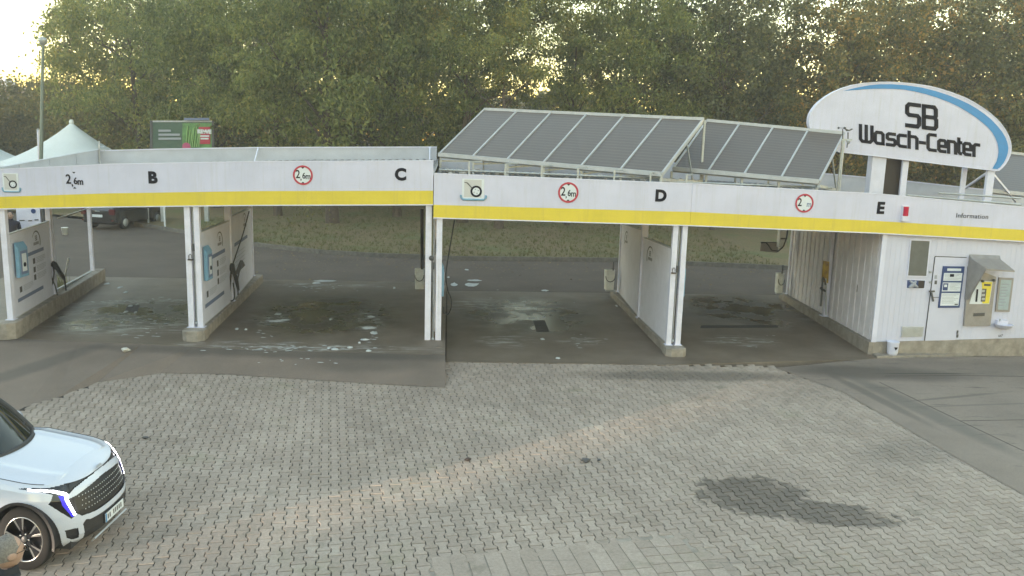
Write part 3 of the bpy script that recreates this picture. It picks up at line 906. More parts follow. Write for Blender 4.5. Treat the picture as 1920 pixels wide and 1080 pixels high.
# payment terminal
t = thing('payment_terminal', 'grey steel payment terminal with yellow panel under a sloping steel hood', 'payment terminal')
face(t, 'cabinet', [(1808, 611.2), (1857, 610.8), (1868, 519), (1817, 500)], -.06, .07, M_STEEL)
face(t, 'slot', [(1825.5, 593), (1846, 592.5), (1846.8, 586.5), (1826, 587.5)], -.075, .02, M_DGREY)
f_ = face(t, 'operating_panel', [(1818, 570), (1855, 570.2), (1861.5, 528), (1830, 526)], -.072, .014, M_PAPER)
M_YELP = mat('yellow_print', (.72, .60, .06), .4)
face(f_, 'yellow_print', [(1842, 569), (1854.4, 569.2), (1860.6, 529), (1841, 528)], -.075, .003, M_YELP)
face(f_, 'keypad', [(1839, 565.5), (1847, 565.5), (1850, 541.5), (1842, 541.5)], -.08, .006, M_DGREY)
for k in range(3):
    face(f_, 'key_row', [(1840.3, 563 - k * 7.5), (1846.3, 563 - k * 7.5), (1847.1, 558.5 - k * 7.5), (1841.1, 558.5 - k * 7.5)], -.084, .004, M_GALV)
face(f_, 'card_slot', [(1829, 566), (1832.3, 566), (1834.5, 542.5), (1831.2, 542.5)], -.08, .006, M_BLACK)
face(f_, 'title_print', [(1845, 536), (1857, 536.4), (1857.5, 532.6), (1845.5, 532.2)], -.078, .003, M_DGREY)
for px, py in ((1842, 527), (1863.5, 525.5)):
    q = at(px, py, -.1); MB().lathe([(.001, -.03), (.03, -.03), (.034, 0), (.001, .04)], q, 'Y', 14).build('button', M_DGREY, t)
A, B = at(1818, 477.2, -.02), at(1874, 479.4, -.02)
Cc, Dd = at(1850, 504.5, -.52), at(1902.5, 508.2, -.52)
E_, F_ = at(1809, 562, -.02), at(1817, 562, -.10)
A2, B2 = at(1817.5, 484, -.03), at(1873, 486.5, -.03)
hb = MB()
hb.quad(A, B, B2 + Vector((0, -.06, 0)), A2 + Vector((0, -.06, 0)))
hb.quad(A2 + Vector((0, -.06, 0)), B2 + Vector((0, -.06, 0)), Dd, Cc)
hb.quad(Cc, Dd, Dd - Vector((0, 0, .025)), Cc - Vector((0, 0, .025)))
hb.add([A, A2 + Vector((0, -.06, 0)), Cc, F_, E_], [(0, 1, 2, 3, 4)])
B3 = Vector((B.x, -.02, E_.z + .3))
ho = hb.build('hood', M_STEEL, t)
md = ho.modifiers.new('solid', 'SOLIDIFY'); md.thickness = .008
# second display
t = thing('tariff_display', 'narrow grey framed display panel to the right of the payment terminal', 'display panel')
face(t, 'frame', [(1866.7, 584.4), (1893, 584.8), (1901, 521.6), (1873.6, 520.6)], -.035, .035, M_STEEL)
M_SCR = mat('display_print', (.33, .40, .43), .3, var=.1, scale=8)
s_ = face(t, 'display', [(1871, 580.5), (1889.6, 581), (1897, 525.4), (1876.8, 524.6)], -.04, .006, M_SCR)
for k in range(8):
    y = 532 + k * 5.6
    face(s_, 'text_line_print', [(1877.5 - k * .75, y + 2), (1891 - k * .8 - 3 * (k % 2), y + 2.1), (1891.4 - k * .8 - 3 * (k % 2), y + .1), (1877.8 - k * .75, y)], -.0425, .002, M_GREYP)
# cigarette-tray like white basin
t = thing('wall_basin', 'shallow white basin fixed low on the kiosk wall below the display panel', 'basin')
q = at(1882, 611, -.13)
MB().lathe([(.02, -.07), (.10, -.065), (.16, -.03), (.19, .03), (.20, .035), (.185, .035), (.15, -.02), (.02, -.045)], q, 'Z', 24).build('bowl', M_WHITE2, t)
MB().span((q.x - .13, -.09, q.z - .03), (q.x + .13, -.005, q.z + .12)).build('back_plate', M_WHITE2, t)
MB().lathe([(.012, 0), (.012, .05), (.02, .055), (.001, .06)], (q.x - .09, -.1, q.z + .1), 'Z', 10).build('tap', M_GALV, t)
# white bucket-like downpipe shoe
t = thing('plastic_container', 'white plastic container with dark mark standing at the kiosk corner by bay E', 'container')
q = gz(1672.5, 664, G + .06)
bx, by = q.x, -.16
b = MB().lathe([(.001, 0), (.10, 0), (.115, .04), (.13, .28), (.138, .30), (.138, .31), (.125, .31), (.105, .06), (.001, .05)], (bx, by, G + .052), 'Z', 20)
b.build('body', M_WHITE2, t)
qz = G + .05 + .17
MB().hexa([Vector((bx - .035, by - .135, qz + .03)), Vector((bx + .04, by - .135, qz + .03)), Vector((bx + .03, by - .135, qz - .01)), Vector((bx + .0, by - .135, qz - .035)), Vector((bx - .02, by - .135, qz - .0))], (0, .02, 0)).build('mark', M_BLACK, t)

# ------------------------------------------------------------------ signs on the fascia
YS = YF - .004
def fascia_letter(ch, px, py, hpx, label):
    q = at(px, py, YS)
    hgt = (at(px, py - hpx / 2, YS) - at(px, py + hpx / 2, YS)).length
    me = text_mesh(ch, hgt / .70, .017, 'bay_letter', M_BLACK, ext=.004)
    o = link('bay_letter', me)
    o.location = q
    o.rotation_euler = (Matrix.Rotation(R(1 if px > 1000 else 0), 3, 'Y') @ Matrix.Rotation(R(90), 3, 'X')).to_euler()
    return tag(o, label, 'letter', 'bay letters on the canopy')
fascia_letter('B', 286, 334, 20.5, 'black letter B on the left canopy')
fascia_letter('C', 751, 328, 21, 'black letter C near the right end of the left canopy')
fascia_letter('D', 1239, 368, 20.5, 'black letter D on the canopy below the solar collectors')
fascia_letter('E', 1651, 391, 20.5, 'black letter E beside the red warning lamp')
def height_text(par, q, k, txt='2,6m', full=True):
    parts = (('2', -.115, .012, .21), (',', -.045, -.05, .15), ('6', .022, -.018, .15), ('m', .118, -.028, .15))
    for ch, dx, dz, sz in parts:
        if not full and ch in ',6': continue
        me = text_mesh(ch, sz * k / .7 * .9, .004 * k, 'figure', M_BLACK if full or ch == '2' else M_SLATE, ext=.002)
        o = link('figure', me, par)
        o.location = q + Vector((dx * k, -.006, dz * k)) - par.location
        o.rotation_euler = (R(90), 0, 0)
        o.scale = (.82, 1, 1)
def limit_sign(px, py, rpx, label, full=True, ryf=1.0):
    q = at(px, py, YS)
    r = (at(px + rpx, py, YS) - q).length
    t = thing('height_limit_sign', label, 'height sign', 'height limit signs on the canopy')
    t.location = q
    b = MB().lathe([(.001, 0), (r, 0), (r, .006), (.001, .006)], (0, -.006, 0), 'Y', 40, False)
    o = b.build('disc', M_PAPER, t)
    n = 44; b = MB(); ri = r * .80
    for k in range(n):
        a0, a1 = 2 * math.pi * k / n, 2 * math.pi * (k + 1) / n
        b.quad(*[Vector((rr * math.cos(a), -.009, rr * math.sin(a))) for rr, a in ((r * .985, a0), (r * .985, a1), (ri, a1), (ri, a0))])
    b.build('red_ring', M_RED, t)
    for sgn in (1, -1):
        MB().add([Vector((-.17 * r, -.0105, sgn * .80 * r)), Vector((.17 * r, -.0105, sgn * .80 * r)), Vector((0, -.0105, sgn * .64 * r))], [(0, 1, 2)]).build('arrow', M_BLACK, t)
    height_text(t, q, r / .21 * .9, full=full)
    return t
limit_sign(568, 328.5, 19, 'round red ringed height sign reading 2,6m to the left of letter C')
limit_sign(1065.5, 361, 19.5, 'round red ringed height sign reading 2,6m to the left of letter D')
limit_sign(1508, 381, 17.5, 'faded red ringed height sign reading only 2 and m, left of letter E', False)
q = at(139.5, 338, YS)
t = thing('height_marking', 'plain black 2,6m marking between two small arrow heads, left of letter B', 'height sign')
t.location = q
height_text(t, q, 1.0)
for sgn in (1, -1):
    MB().add([Vector((-.035, -.004, sgn * .17)), Vector((.035, -.004, sgn * .17)), Vector((0, -.004, sgn * .135))] if sgn > 0 else [Vector((-.035, -.004, -.17)), Vector((.035, -.004, -.17)), Vector((0, -.004, -.135))], [(0, 1, 2)]).build('arrow', M_BLACK, t)
M_CREAM = mat('cream_print', (.50, .50, .50), .45)
def wash_sign(px0, py0, px1, py1, label):
    t = thing('pressure_wash_sign', label, 'pictogram', 'pictograms of a wash lance and wheel')
    a, c = at(px0, py1, YS), at(px1, py0, YS)
    t.location = a
    W, H = c.x - a.x, c.z - a.z
    def rect(nm, x0, z0, x1, z1, y, m): MB().quad(*[Vector((x * W, y, z * H)) for x, z in ((x0, z0), (x1, z0), (x1, z1), (x0, z1))]).build(nm, m, t)
    MB().span((0.06 * W, -.004, .12 * H), (.9 * W, .0, H)).build('plate', M_PAPER, t)
    rect('cream_field', .14, .2, .80, .96, -.006, M_CREAM)
    MB().tube([(.02 * W, -.008, .30 * H), (.03 * W, -.008, .18 * H), (.10 * W, -.008, .10 * H), (.9 * W, -.008, .10 * H), (.97 * W, -.008, .18 * H), (.98 * W, -.008, .30 * H)], .045 * W, 6).build('blue_basin_print', M_LBLUE, t)
    n = 28; b = MB(); cx, cz, ro, ri = .60 * W, .46 * H, .22 * W, .145 * W
    for k in range(n):
        a0, a1 = 2 * math.pi * k / n, 2 * math.pi * (k + 1) / n
        b.quad(*[Vector((cx + rr * math.cos(q_), -.010, cz + rr * math.sin(q_))) for rr, q_ in ((ro, a0), (ro, a1), (ri, a1), (ri, a0))])
    b.build('tyre_print', M_BLACK, t)
    MB().disc((cx, -.009, cz), ri, 20).build('rim_print', M_PAPER, t)
    for k in range(4):
        q_ = k * math.pi / 2 + .4
        MB().disc((cx + ri * .6 * math.cos(q_), -.011, cz + ri * .6 * math.sin(q_)), ri * .18, 8).build('bolt_print', M_GREYP, t)
    MB().add([Vector((.14 * W, -.010, .86 * H)), Vector((.27 * W, -.010, .84 * H)), Vector((.46 * W, -.010, .60 * H)), Vector((.43 * W, -.010, .58 * H)), Vector((.24 * W, -.010, .80 * H)), Vector((.14 * W, -.010, .83 * H))], [(0, 1, 4, 5), (1, 2, 3, 4)]).build('lance_print', M_DGREY, t)
wash_sign(5, 325, 37, 363, 'wash pictogram with black wheel at the far left end of the left canopy')
wash_sign(863, 336, 913, 378, 'wash pictogram with black wheel at the left end of the right canopy')
t = thing('warning_lamp', 'red warning lamp in a white housing on the canopy right of letter E', 'lamp')
q = at(1696, 398, YS)
t.location = q
M_REDL = mat('red_lens', (.45, .01, .05), .2)
MB().span((-.075, -.09, -.19), (.075, 0, -.08)).build('housing', M_WHITE2, t)
MB().span((-.07, -.03, -.08), (.07, 0, .15)).build('back_plate', M_WHITE2, t)
b = MB()
prof = [(-.05, -.03), (-.05, -.075), (-.03, -.095), (.03, -.095), (.05, -.075), (.05, -.03)]
b.hexa([Vector((x, y, .13)) for x, y in prof], (0, 0, -.21)); b.build('lens', M_REDL, t)
me = text_mesh('Information', .150, 0.0, 'information_lettering', M_BLACK, ext=.003, spacing=1.08)
o = link('information_lettering', me); o.location = at(1823, 405.5, YS); o.rotation_euler = (Matrix.Rotation(R(1.2), 3, 'Y') @ Matrix.Rotation(R(90), 3, 'X')).to_euler()
tag(o, 'small dark lettering Information on the canopy above the kiosk', 'lettering')

# ------------------------------------------------------------------ roof sign
YG = 2.9
def zq(X, Y_): return (1480 + X / 4, 130 + Y_ / 4)      # picture survey of the sign
ts = thing('roof_sign', 'large white half-oval sign SB Wasch-Center with a blue sweep on the kiosk roof', 'sign')
OUT = [(150, 430), (145, 400), (147, 365), (157, 332), (175, 300), (203, 263), (240, 230), (285, 197), (340, 165), (405, 138), (480, 115), (560, 101), (640, 95), (700, 93), (760, 93), (830, 96), (900, 102), (980, 112), (1060, 125), (1130, 143), (1200, 165), (1265, 189), (1330, 215), (1392, 249), (1450, 285), (1503, 324), (1550, 365), (1590, 408), (1622, 452), (1645, 497), (1660, 540), (1666, 577), (1664, 612), (1656, 648), (1640, 685), (1621, 714), (1600, 738), (1575, 760), (1540, 764), (1520, 760), (1310, 735), (860, 680), (620, 650), (370, 622), (260, 570), (190, 505)]
P_ = [at(*zq(*p), YG) for p in OUT]
MB().hexa(P_, (0, .14, 0)).build('board', M_WHITE, ts)
rim_o, rim_c = P_, sum(P_, Vector()) / len(P_)
b = MB()
for i in range(len(P_)):
    a, c = P_[i], P_[(i + 1) % len(P_)]
    ia, ic = a + (rim_c - a).normalized() * .028, c + (rim_c - c).normalized() * .028
    dy = Vector((0, -.012, 0))
    b.quad(a + dy, c + dy, ic + dy, ia + dy); b.quad(ia + dy, ic + dy, ic, ia); b.quad(a, c, c + dy, a + dy)
b.build('edge_profile', M_WHITE2, ts)
SO = [(400, 163), (500, 138), (600, 119), (680, 112), (760, 111), (875, 119), (990, 136), (1100, 163), (1200, 196), (1275, 226), (1345, 259), (1405, 294), (1463, 334), (1515, 377), (1560, 424), (1597, 469), (1623, 514), (1637, 553), (1643, 592), (1638, 632), (1626, 665), (1607, 702), (1580, 736), (1560, 749)]
SI = [(400, 163), (470, 157), (560, 150), (630, 146), (700, 145), (780, 147), (860, 152), (940, 166), (1020, 185), (1110, 213), (1200, 247), (1272, 281), (1340, 321), (1397, 359), (1452, 402), (1490, 436), (1522, 474), (1544, 511), (1560, 552), (1567, 588), (1569, 622), (1564, 655), (1555, 690), (1522, 746)]
b = MB()
A_ = [at(*zq(*p), YG - .010) for p in SO]; B_ = [at(*zq(*p), YG - .010) for p in SI]
for i in range(len(A_) - 1): b.quad(A_[i], A_[i + 1], B_[i + 1], B_[i])
M_SWEEP = mat('blue_sweep', (.025, .215, .50), .35, var=.06, scale=2)
b.build('blue_sweep', M_SWEEP, ts)
def strokes(lines, X0, base, wd, name):
    """letter strokes in picture survey units: x right, y up from the base line"""
    for ln in lines:
        b = MB()
        pts = [Vector((p[0], p[1])) for p in ln]
        lft, rgt = [], []
        closed = (pts[0] - pts[-1]).length < .1
        if closed: pts = pts[:-1]
        n = len(pts)
        for i in range(n):
            p0 = pts[i - 1] if (i > 0 or closed) else None
            p1 = pts[(i + 1) % n] if (i < n - 1 or closed) else None
            d0 = (pts[i] - p0).normalized() if p0 is not None else None
            d1 = (p1 - pts[i]).normalized() if p1 is not None else None
            d = d0 if d1 is None else d1 if d0 is None else (d0 + d1).normalized()
            k = 1.0
            if d0 is not None and d1 is not None: k = 1 / max(.5, d.dot(d1))
            nn = Vector((-d.y, d.x)) * (wd / 2 * k)
            lft.append(pts[i] + nn); rgt.append(pts[i] - nn)
        def W(v):
            X = X0 + v.x
            return at(*zq(X, base(X) - v.y), YG - .004)
        for i in range(n if closed else n - 1):
            j = (i + 1) % n
            b.hexa([W(lft[i]), W(rgt[i]), W(rgt[j]), W(lft[j])], (0, -.012, 0))
        b.build(name, M_BLACK, ts)
bSB = lambda X: 440 + .126 * (X - 925)
bWC = lambda X: 552 + .126 * (X - 550)
hS = 190
strokes([[(118, hS - 15), (30, hS - 15), (15, hS - 32), (15, hS / 2 + 14), (30, hS / 2), (92, hS / 2), (105, hS / 2 - 14), (105, 32), (92, 15), (0, 15)]], 868, bSB, 30, 'letter_s')
strokes([[(15, 0), (15, hS)], [(15, hS - 15), (92, hS - 15), (105, hS - 32), (105, hS / 2 + 16), (94, hS / 2 + 2), (15, hS / 2 + 2)], [(94, hS / 2 + 2), (108, hS / 2 - 14), (108, 32), (95, 15), (15, 15)]], 993, bSB, 30, 'letter_b')
H, xh, sw = 140, 106, 24
strokes([[(12, H), (12, 28), (26, 12), (84, 12), (98, 28), (98, H)], [(55, 12), (55, H)]], 521, bWC, sw, 'letter_w')
strokes([[(12, 24), (12, xh - 24), (24, xh - 12), (58, xh - 12), (70, xh - 24), (70, 12), (24, 12), (12, 24)], [(70, 20), (70, 0)]], 632, bWC, sw, 'letter_a')
strokes([[(76, xh - 12), (24, xh - 12), (12, xh - 22), (12, xh / 2 + 8), (22, xh / 2), (60, xh / 2), (70, xh / 2 - 8), (70, 22), (60, 12), (2, 12)]], 722, bWC, sw, 'letter_s')
strokes([[(76, xh - 12), (24, xh - 12), (12, xh - 24), (12, 24), (24, 12), (76, 12)]], 804, bWC, sw, 'letter_c')
strokes([[(12, 0), (12, H - 4)], [(12, xh - 12), (58, xh - 12), (70, xh - 24), (70, 0)]], 886, bWC, sw, 'letter_h')
strokes([[(2, 58), (54, 58)]], 970, bWC, sw, 'hyphen')
strokes([[(76, H - 14), (24, H - 14), (12, H - 26), (12, 24), (24, 12), (76, 12)]], 1028, bWC, sw, 'letter_c')
strokes([[(68, 12), (24, 12), (12, 24), (12, xh - 24), (24, xh - 12), (54, xh - 12), (64, xh - 24), (64, xh / 2 - 3), (12, xh / 2 - 3)]], 1108, bWC, sw, 'letter_e')
strokes([[(12, 0), (12, xh - 12), (52, xh - 12), (64, xh - 24), (64, 0)]], 1182, bWC, sw, 'letter_n')
strokes([[(12, H - 8), (12, 24), (24, 12), (36, 12)], [(12, xh - 12), (38, xh - 12)]], 1258, bWC, sw, 'letter_t')
strokes([[(68, 12), (24, 12), (12, 24), (12, xh - 24), (24, xh - 12), (54, xh - 12), (64, xh - 24), (64, xh / 2 - 3), (12, xh / 2 - 3)]], 1296, bWC, sw, 'letter_e')
strokes([[(12, 0), (12, xh - 24), (24, xh - 12), (58, xh - 12)]], 1372, bWC, sw, 'letter_r')
# supports
def upright(par, name, px0, px1, pytop, pybot, Y, dep, m):
    a, c = at((px0), pytop, Y), at(px1, pybot, Y)
    MB().span((min(a.x, c.x), Y, c.z - .5), (max(a.x, c.x), Y + dep, a.z)).build(name, m, par)
upright(ts, 'support_column', 1637, 1655, 291, 366, 2.96, .25, M_WHITE2)
upright(ts, 'support_post', 1693.5, 1697, 300, 370, 3.0, .06, M_WHITE2)
upright(ts, 'support_post', 1853, 1858, 319, 384, 2.96, .09, M_WHITE2)
upright(ts, 'support_post', 1806, 1808, 313, 368, 3.4, .05, M_WHITE2)
MB().bar(at(1852, 323, 3.0), at(1799, 360, 4.2), .05, .05).build('brace', M_WHITE2, ts)
MB().bar(at(1859, 323, 3.0), at(1905, 378, 3.6), .05, .05).build('brace', M_WHITE2, ts)
t = thing('roof_housing', 'dark brown upright housing on the roof beside the white sign column', 'roof housing')
a, c = at(1657.5, 297, 3.15), at(1694.5, 368, 3.15)
MB().span((a.x, 3.15, c.z - .4), (c.x, 3.6, a.z - .02)).build('casing', M_BROWN, t)
MB().span((a.x - .01, 3.14, c.z - .42), (c.x + .01, 3.61, c.z - .36)).build('base_flange', M_DGREY, t)

# ------------------------------------------------------------------ solar collectors
def collector(label, bl, br, tl, tr, n, legs):
    t = thing('solar_collector_array', label, 'solar collectors')
    nrm = (br - bl).cross(tl - bl).normalized()
    if nrm.y > 0: nrm = -nrm
    th = .10
    for i in range(n):
        f0, f1 = i / n, (i + 1) / n
        a, c = bl.lerp(br, f0), bl.lerp(br, f1)
        d, e = tl.lerp(tr, f0), tl.lerp(tr, f1)
        g = (c - a) * .03
        ins = lambda p, q_, r_, s_: (p + g, q_ - g, r_ - g, s_ + g)
        up_ = (d - a) * .015
        q4 = [a + g + up_, c - g + up_, e - g - up_, d + g - up_]
        b = MB().add(q4, [(0, 1, 2, 3)])
        me = b.mesh('collector_panel', M_SOLAR)
        uvl = me.uv_layers.new(name='UVMap')
        for lp, uvv in zip(me.loops, ((0, 0), (1, 0), (1, 1), (0, 1))): uvl.data[lp.index].uv = uvv
        link('collector_panel', me, t)
    back = -nrm * th
    MB().hexa([bl + back * .12, br + back * .12, tr + back * .12, tl + back * .12], back * .88).build('tray', M_ALU, t)
    for i in range(n + 1):
        a, d = bl.lerp(br, i / n), tl.lerp(tr, i / n)
        MB().bar(a + nrm * .005, d + nrm * .005, .042, .05).build('divider_bar', M_ALU, t)
    MB().bar(tl + nrm * .008, tr + nrm * .008, .11, .075).build('top_rail', M_ALU, t)
    MB().bar(bl + nrm * .008, br + nrm * .008, .10, .10).build('bottom_rail', M_ALU, t)
    for a, c, r_ in legs:
        MB().bar(a, c, r_, r_).build('leg', M_GALV, t)
    return t
bl, br = at(823, 290, 4.0), at(1240, 327, .75)
hd = Vector((.42, .907, 0))
def up(b_, run, px, py):
    d = ray(px, py)
    Y = b_.y + hd.y * run
    return at(px, py, Y)
tl, tr = up(bl, 1.9, 909, 205), up(br, 1.9, 1319, 223.5)
zr = lambda x: zint(KD_ALL, x, 1) - .13
foot = lambda p: Vector((p.x, p.y, zr(p.x)))
legs = []
legs.append((tr + Vector((.05, .05, -.02)), Vector((tr.x + .05, tr.y + .05, zr(tr.x))), .05))
legs.append((br + Vector((0, .05, -.12)), Vector((tr.x + .05, tr.y + .03, zr(tr.x) + .10)), .07))
legs.append((br + Vector((0, .02, 0)), foot(br), .05))
legs.append((br.lerp(tr, .52) + Vector((.1, .12, 0)), Vector((tr.x - .25, tr.y - .3, zr(tr.x) + .1)), .035))
for i in range(0, 6):
    p = bl.lerp(br, (i + .05) / 6) + Vector((0, .1, -.06))
    legs.append((p, foot(p), .05))
    qq = tl.lerp(tr, (i) / 6) + Vector((0, .05, -.1))
    legs.append((qq, foot(qq), .04))
    legs.append((p + Vector((0, 0, -.1)), foot(qq) + Vector((0, 0, .3)), .035))
collector('row of six grey solar collectors tilted on the canopy roof above letter D', bl, br, tl, tr, 6, legs)
bl2, br2 = at(1262, 316.5, 2.5), at(1536, 341, .9)
tl2, tr2 = up(bl2, 1.75, 1326, 226), up(br2, 1.75, 1583, 250)
legs = []
for i in range(5):
    p = bl2.lerp(br2, i / 4) + Vector((0, .1, -.06))
    legs.append((p, foot(p), .05))
    qq = tl2.lerp(tr2, i / 4) + Vector((0, .05, -.1))
    legs.append((qq, foot(qq), .04))
legs.append((br2 + Vector((0, 0, -.1)), Vector((tr2.x, tr2.y, zr(tr2.x) + .08)), .07))
legs.append((br2.lerp(tr2, .45) + Vector((.08, .1, 0)), Vector((tr2.x - .2, tr2.y - .3, zr(tr2.x) + .06)), .035))
collector('row of four grey solar collectors tilted on the roof left of the SB Wasch-Center sign', bl2, br2, tl2, tr2, 4, legs)
bl3, br3 = at(1852, 357, 3.6), at(2010, 374, 3.0)
tl3, tr3 = at(1868, 284, 5.2), at(2030, 302, 4.6)
legs = []
for i in range(3):
    p = bl3.lerp(br3, i / 2); legs.append((p, foot(p), .05))
    qq = tl3.lerp(tr3, i / 2) + Vector((0, .05, -.1)); legs.append((qq, foot(qq), .04))
collector('grey solar collectors on the kiosk roof behind the right tip of the white sign', bl3, br3, tl3, tr3, 2, legs)
# weather mast
t = thing('weather_mast', 'thin weather mast with cup anemometer and wind vane at the end of the collectors', 'weather mast')
a, c = at(1583, 262, 1.2), at(1582, 352, 1.2)
MB().tube([Vector((a.x, 1.2, zr(a.x))), a], .022, 8).build('pole', M_GALV, t)
MB().bar(at(1578, 262, 1.2), at(1597, 262, 1.2), .04, .04).build('cross_arm', M_GALV, t)
MB().tube([at(1590, 262, 1.2), at(1590, 248, 1.2)], .014, 6).build('vane_post', M_DGREY, t)
MB().hexa([at(1583, 240, 1.2), at(1592, 243.5, 1.2), at(1598, 240.5, 1.2), at(1599, 243, 1.2), at(1592, 246, 1.2), at(1587, 246, 1.2)], (0, .01, 0)).build('wind_vane', M_DGREY, t)
MB().tube([at(1580, 262, 1.2), at(1580, 242, 1.2)], .012, 6).build('cup_post', M_DGREY, t)
cc = at(1580, 240, 1.2)
for k in range(3):
    an = k * 2.094 + .5
    e = cc + Vector((math.cos(an) * .09, math.sin(an) * .09, 0))
    cp = MB().lathe([(.001, -.025), (.02, -.018), (.028, 0), (.02, .016), (.001, .02)], e, 'Y', 8)
    cp.tube([cc, e], .006, 4)
    cp.build('cup', M_DGREY, t)
MB().lathe([(.001, 0), (.05, 0), (.05, -.03), (.02, -.1), (.001, -.1)], at(1591, 262, 1.2), 'Z', 12).build('sensor_shield', M_ALU, t)
MB().tube([at(1589, 268, 1.2), at(1588, 277, 1.2)], .012, 6).build('cable_end', M_DGREY, t)
# pebbles that weigh the roof down, pipes and conduits
M_PEB = mat('roof_pebble', (.42, .39, .36), .8, var=.5, scale=4)
b = MB()
ico = [(0, 0, 1), (.894, 0, .447), (.276, .851, .447), (-.724, .526, .447), (-.724, -.526, .447), (.276, -.851, .447), (.724, .526, -.447), (-.276, .851, -.447), (-.894, 0, -.447), (-.276, -.851, -.447), (.724, -.526, -.447), (0, 0, -1)]
icf = [(0, 1, 2), (0, 2, 3), (0, 3, 4), (0, 4, 5), (0, 5, 1), (1, 6, 2), (2, 7, 3), (3, 8, 4), (4, 9, 5), (5, 10, 1), (6, 7, 2), (7, 8, 3), (8, 9, 4), (9, 10, 5), (10, 6, 1), (11, 7, 6), (11, 8, 7), (11, 9, 8), (11, 10, 9), (11, 6, 10)]
for k in range(520):
    x = rng.uniform(-.2, 9.5); y = rng.uniform(0.05, 1.6) if k < 400 else rng.uniform(1, 6.5)
    s_ = rng.uniform(.03, .08)
    z = zr(x) + .02
    b.add([(x + p[0] * s_ * rng.uniform(.8, 1.4), y + p[1] * s_, z + p[2] * s_ * .8) for p in ico], icf)
tag(b.build('roof_pebbles', M_PEB), kind='stuff')
for (x0, y0, x1, y1, yy) in ((823, 318, 1240, 335, 1.2), (1260, 341, 1560, 352, 1.4), (1700, 366, 1915, 384, 1.2), (1760, 362, 1915, 372, 2.2)):
    MB().tube([at(x0, y0, yy), at(x1, y1, yy)], .022, 6).build('roof_pipe', M_GALV, right)
for k in range(7):
    px = 880 + k * 68
    a = at(px, 303 + k * 4.2, .6)
    z0 = zr(a.x)
    if a.z > z0:
        MB().bar(Vector((a.x, .6, z0)), a, .04, .04).build('roof_bracket', M_GALV, right)
        MB().bar(a, a + Vector((.30, .55, -.0)), .03, .03).build('roof_bracket', M_GALV, right)

# lamp bracket at the rear corner of the left roof
t = thing('floodlight', 'small white floodlight on a short post at the rear left corner of the left roof', 'floodlight')
q = at(186, 303, 7.1)
MB().tube([at(186, 304, 7.1), at(186, 264, 7.1)], .022, 8).build('pole', M_ALU, t)
MB().span(at(188, 272, 7.0) + Vector((0, 0, -.05)), at(194, 278, 7.0) + Vector((0, .12, .05))).build('lamp_head', M_WHITE2, t)
MB().tube([at(186, 279, 7.08), at(196, 281, 7.05), at(196, 286, 7.05)], .012, 6).build('bracket', M_ALU, t)

# ------------------------------------------------------------------ bay equipment
M_BIN = mat('white_plastic_bin', (.74, .75, .72), .5, var=.12, scale=9)
def bin_(px0, py0, px1, py1, Y, label, pole=None):
    t = thing('brush_bin', label, 'bin', 'white brush bins at the rear of the bays')
    a, c = at(px0, py1, Y), at(px1, py0, Y)
    w_, h_ = c.x - a.x, c.z - a.z
    cx = (a.x + c.x) / 2
    o = thing  # noqa
    b = MB()
    n = 16
    for (r, z) in ((.44, 0), (.5, h_), (.46, h_), (.42, .03)):
        b.v += [(cx + r * w_ * math.copysign(abs(math.cos(2 * math.pi * k / n)) ** .5, math.cos(2 * math.pi * k / n)), Y + r * .26 * math.copysign(abs(math.sin(2 * math.pi * k / n)) ** .5, math.sin(2 * math.pi * k / n)), a.z + z) for k in range(n)]
    for i in range(3):
        for k in range(n): b.f.append((i * n + k, i * n + (k + 1) % n, (i + 1) * n + (k + 1) % n, (i + 1) * n + k)); b.sm.append(False)
    b.f.append(tuple(reversed(range(n)))); b.sm.append(False)
    b.f.append(tuple(range(3 * n, 4 * n))); b.sm.append(False)
    b.build('tub', M_BIN, t)
    MB().tube([(cx + w_ * .46 * math.cos(an), Y - .16, a.z + h_ * .72 - h_ * .30 * math.sin(an)) for an in [math.pi * k / 10 for k in range(11)]], .012, 6).build('handle', M_DGREY, t)
    MB().tube([(cx + w_ * .3, Y + .02, a.z + .05), (cx + w_ * .34, Y, a.z + h_ + .25)], .022, 6).build('brush_stick', M_DGREY, t)
    MB().span((cx - w_ * .3, Y - .05, a.z - .06), (cx + w_ * .5, Y + .1, a.z)).build('bracket', M_GALV, t)
    return t
bin_(777.5, 504, 796, 541, 6.2, 'white bin hanging behind the left post of the pair between bays C and D')
bin_(1132, 506, 1153, 542, 6.3, 'white bin with dark handle at the rear left of the wall between D and E')
bin_(1453, 512, 1469, 548, 6.3, 'white bin at the rear right corner of bay E')
MB().tube([at(791, 392, 6.35), at(791.5, 505, 6.35)], .05, 8).build('rear_downpipe', M_DARK, left)
t = thing('meter_cabinet', 'white wall cabinet hanging high at the rear right of bay E with black hose', 'cabinet')
a, c = at(1460.5, 464, 6.1), at(1477.5, 428, 6.1)
MB().span((a.x, 6.1, a.z), (c.x, 6.3, c.z)).build('casing', M_BIN, t)
MB().span((a.x + .03, 6.085, a.z + .25), (c.x - .02, 6.10, a.z + .29)).build('handle', M_DGREY, t)
MB().tube([at(1477, 430, 6.03), at(1475, 446, 6.0), at(1469, 462, 5.98), at(1459, 471, 5.98), at(1447, 469, 5.98), at(1441, 460, 5.98), at(1436, 454.5, 5.98), at(1427, 455, 5.98)], .02, 6).build('hose', M_DARK, t)
M_PALEP = mat('pale_sheet', (.30, .28, .26), .5)
t = thing('hose_tray', 'dull grey oblong tray hanging from the hose behind bay E', 'tray')
MB().hexa([at(1425, 471, 6.3), at(1458, 474, 6.3), at(1460, 456, 6.3), at(1446, 453, 6.3), at(1427, 455, 6.3)], (0, .04, 0)).build('sheet', M_PALEP, t)
MB().bar(at(1426, 453.8, 6.3), at(1460, 454.5, 6.3), .03, .02).build('rim', M_DGREY, t)

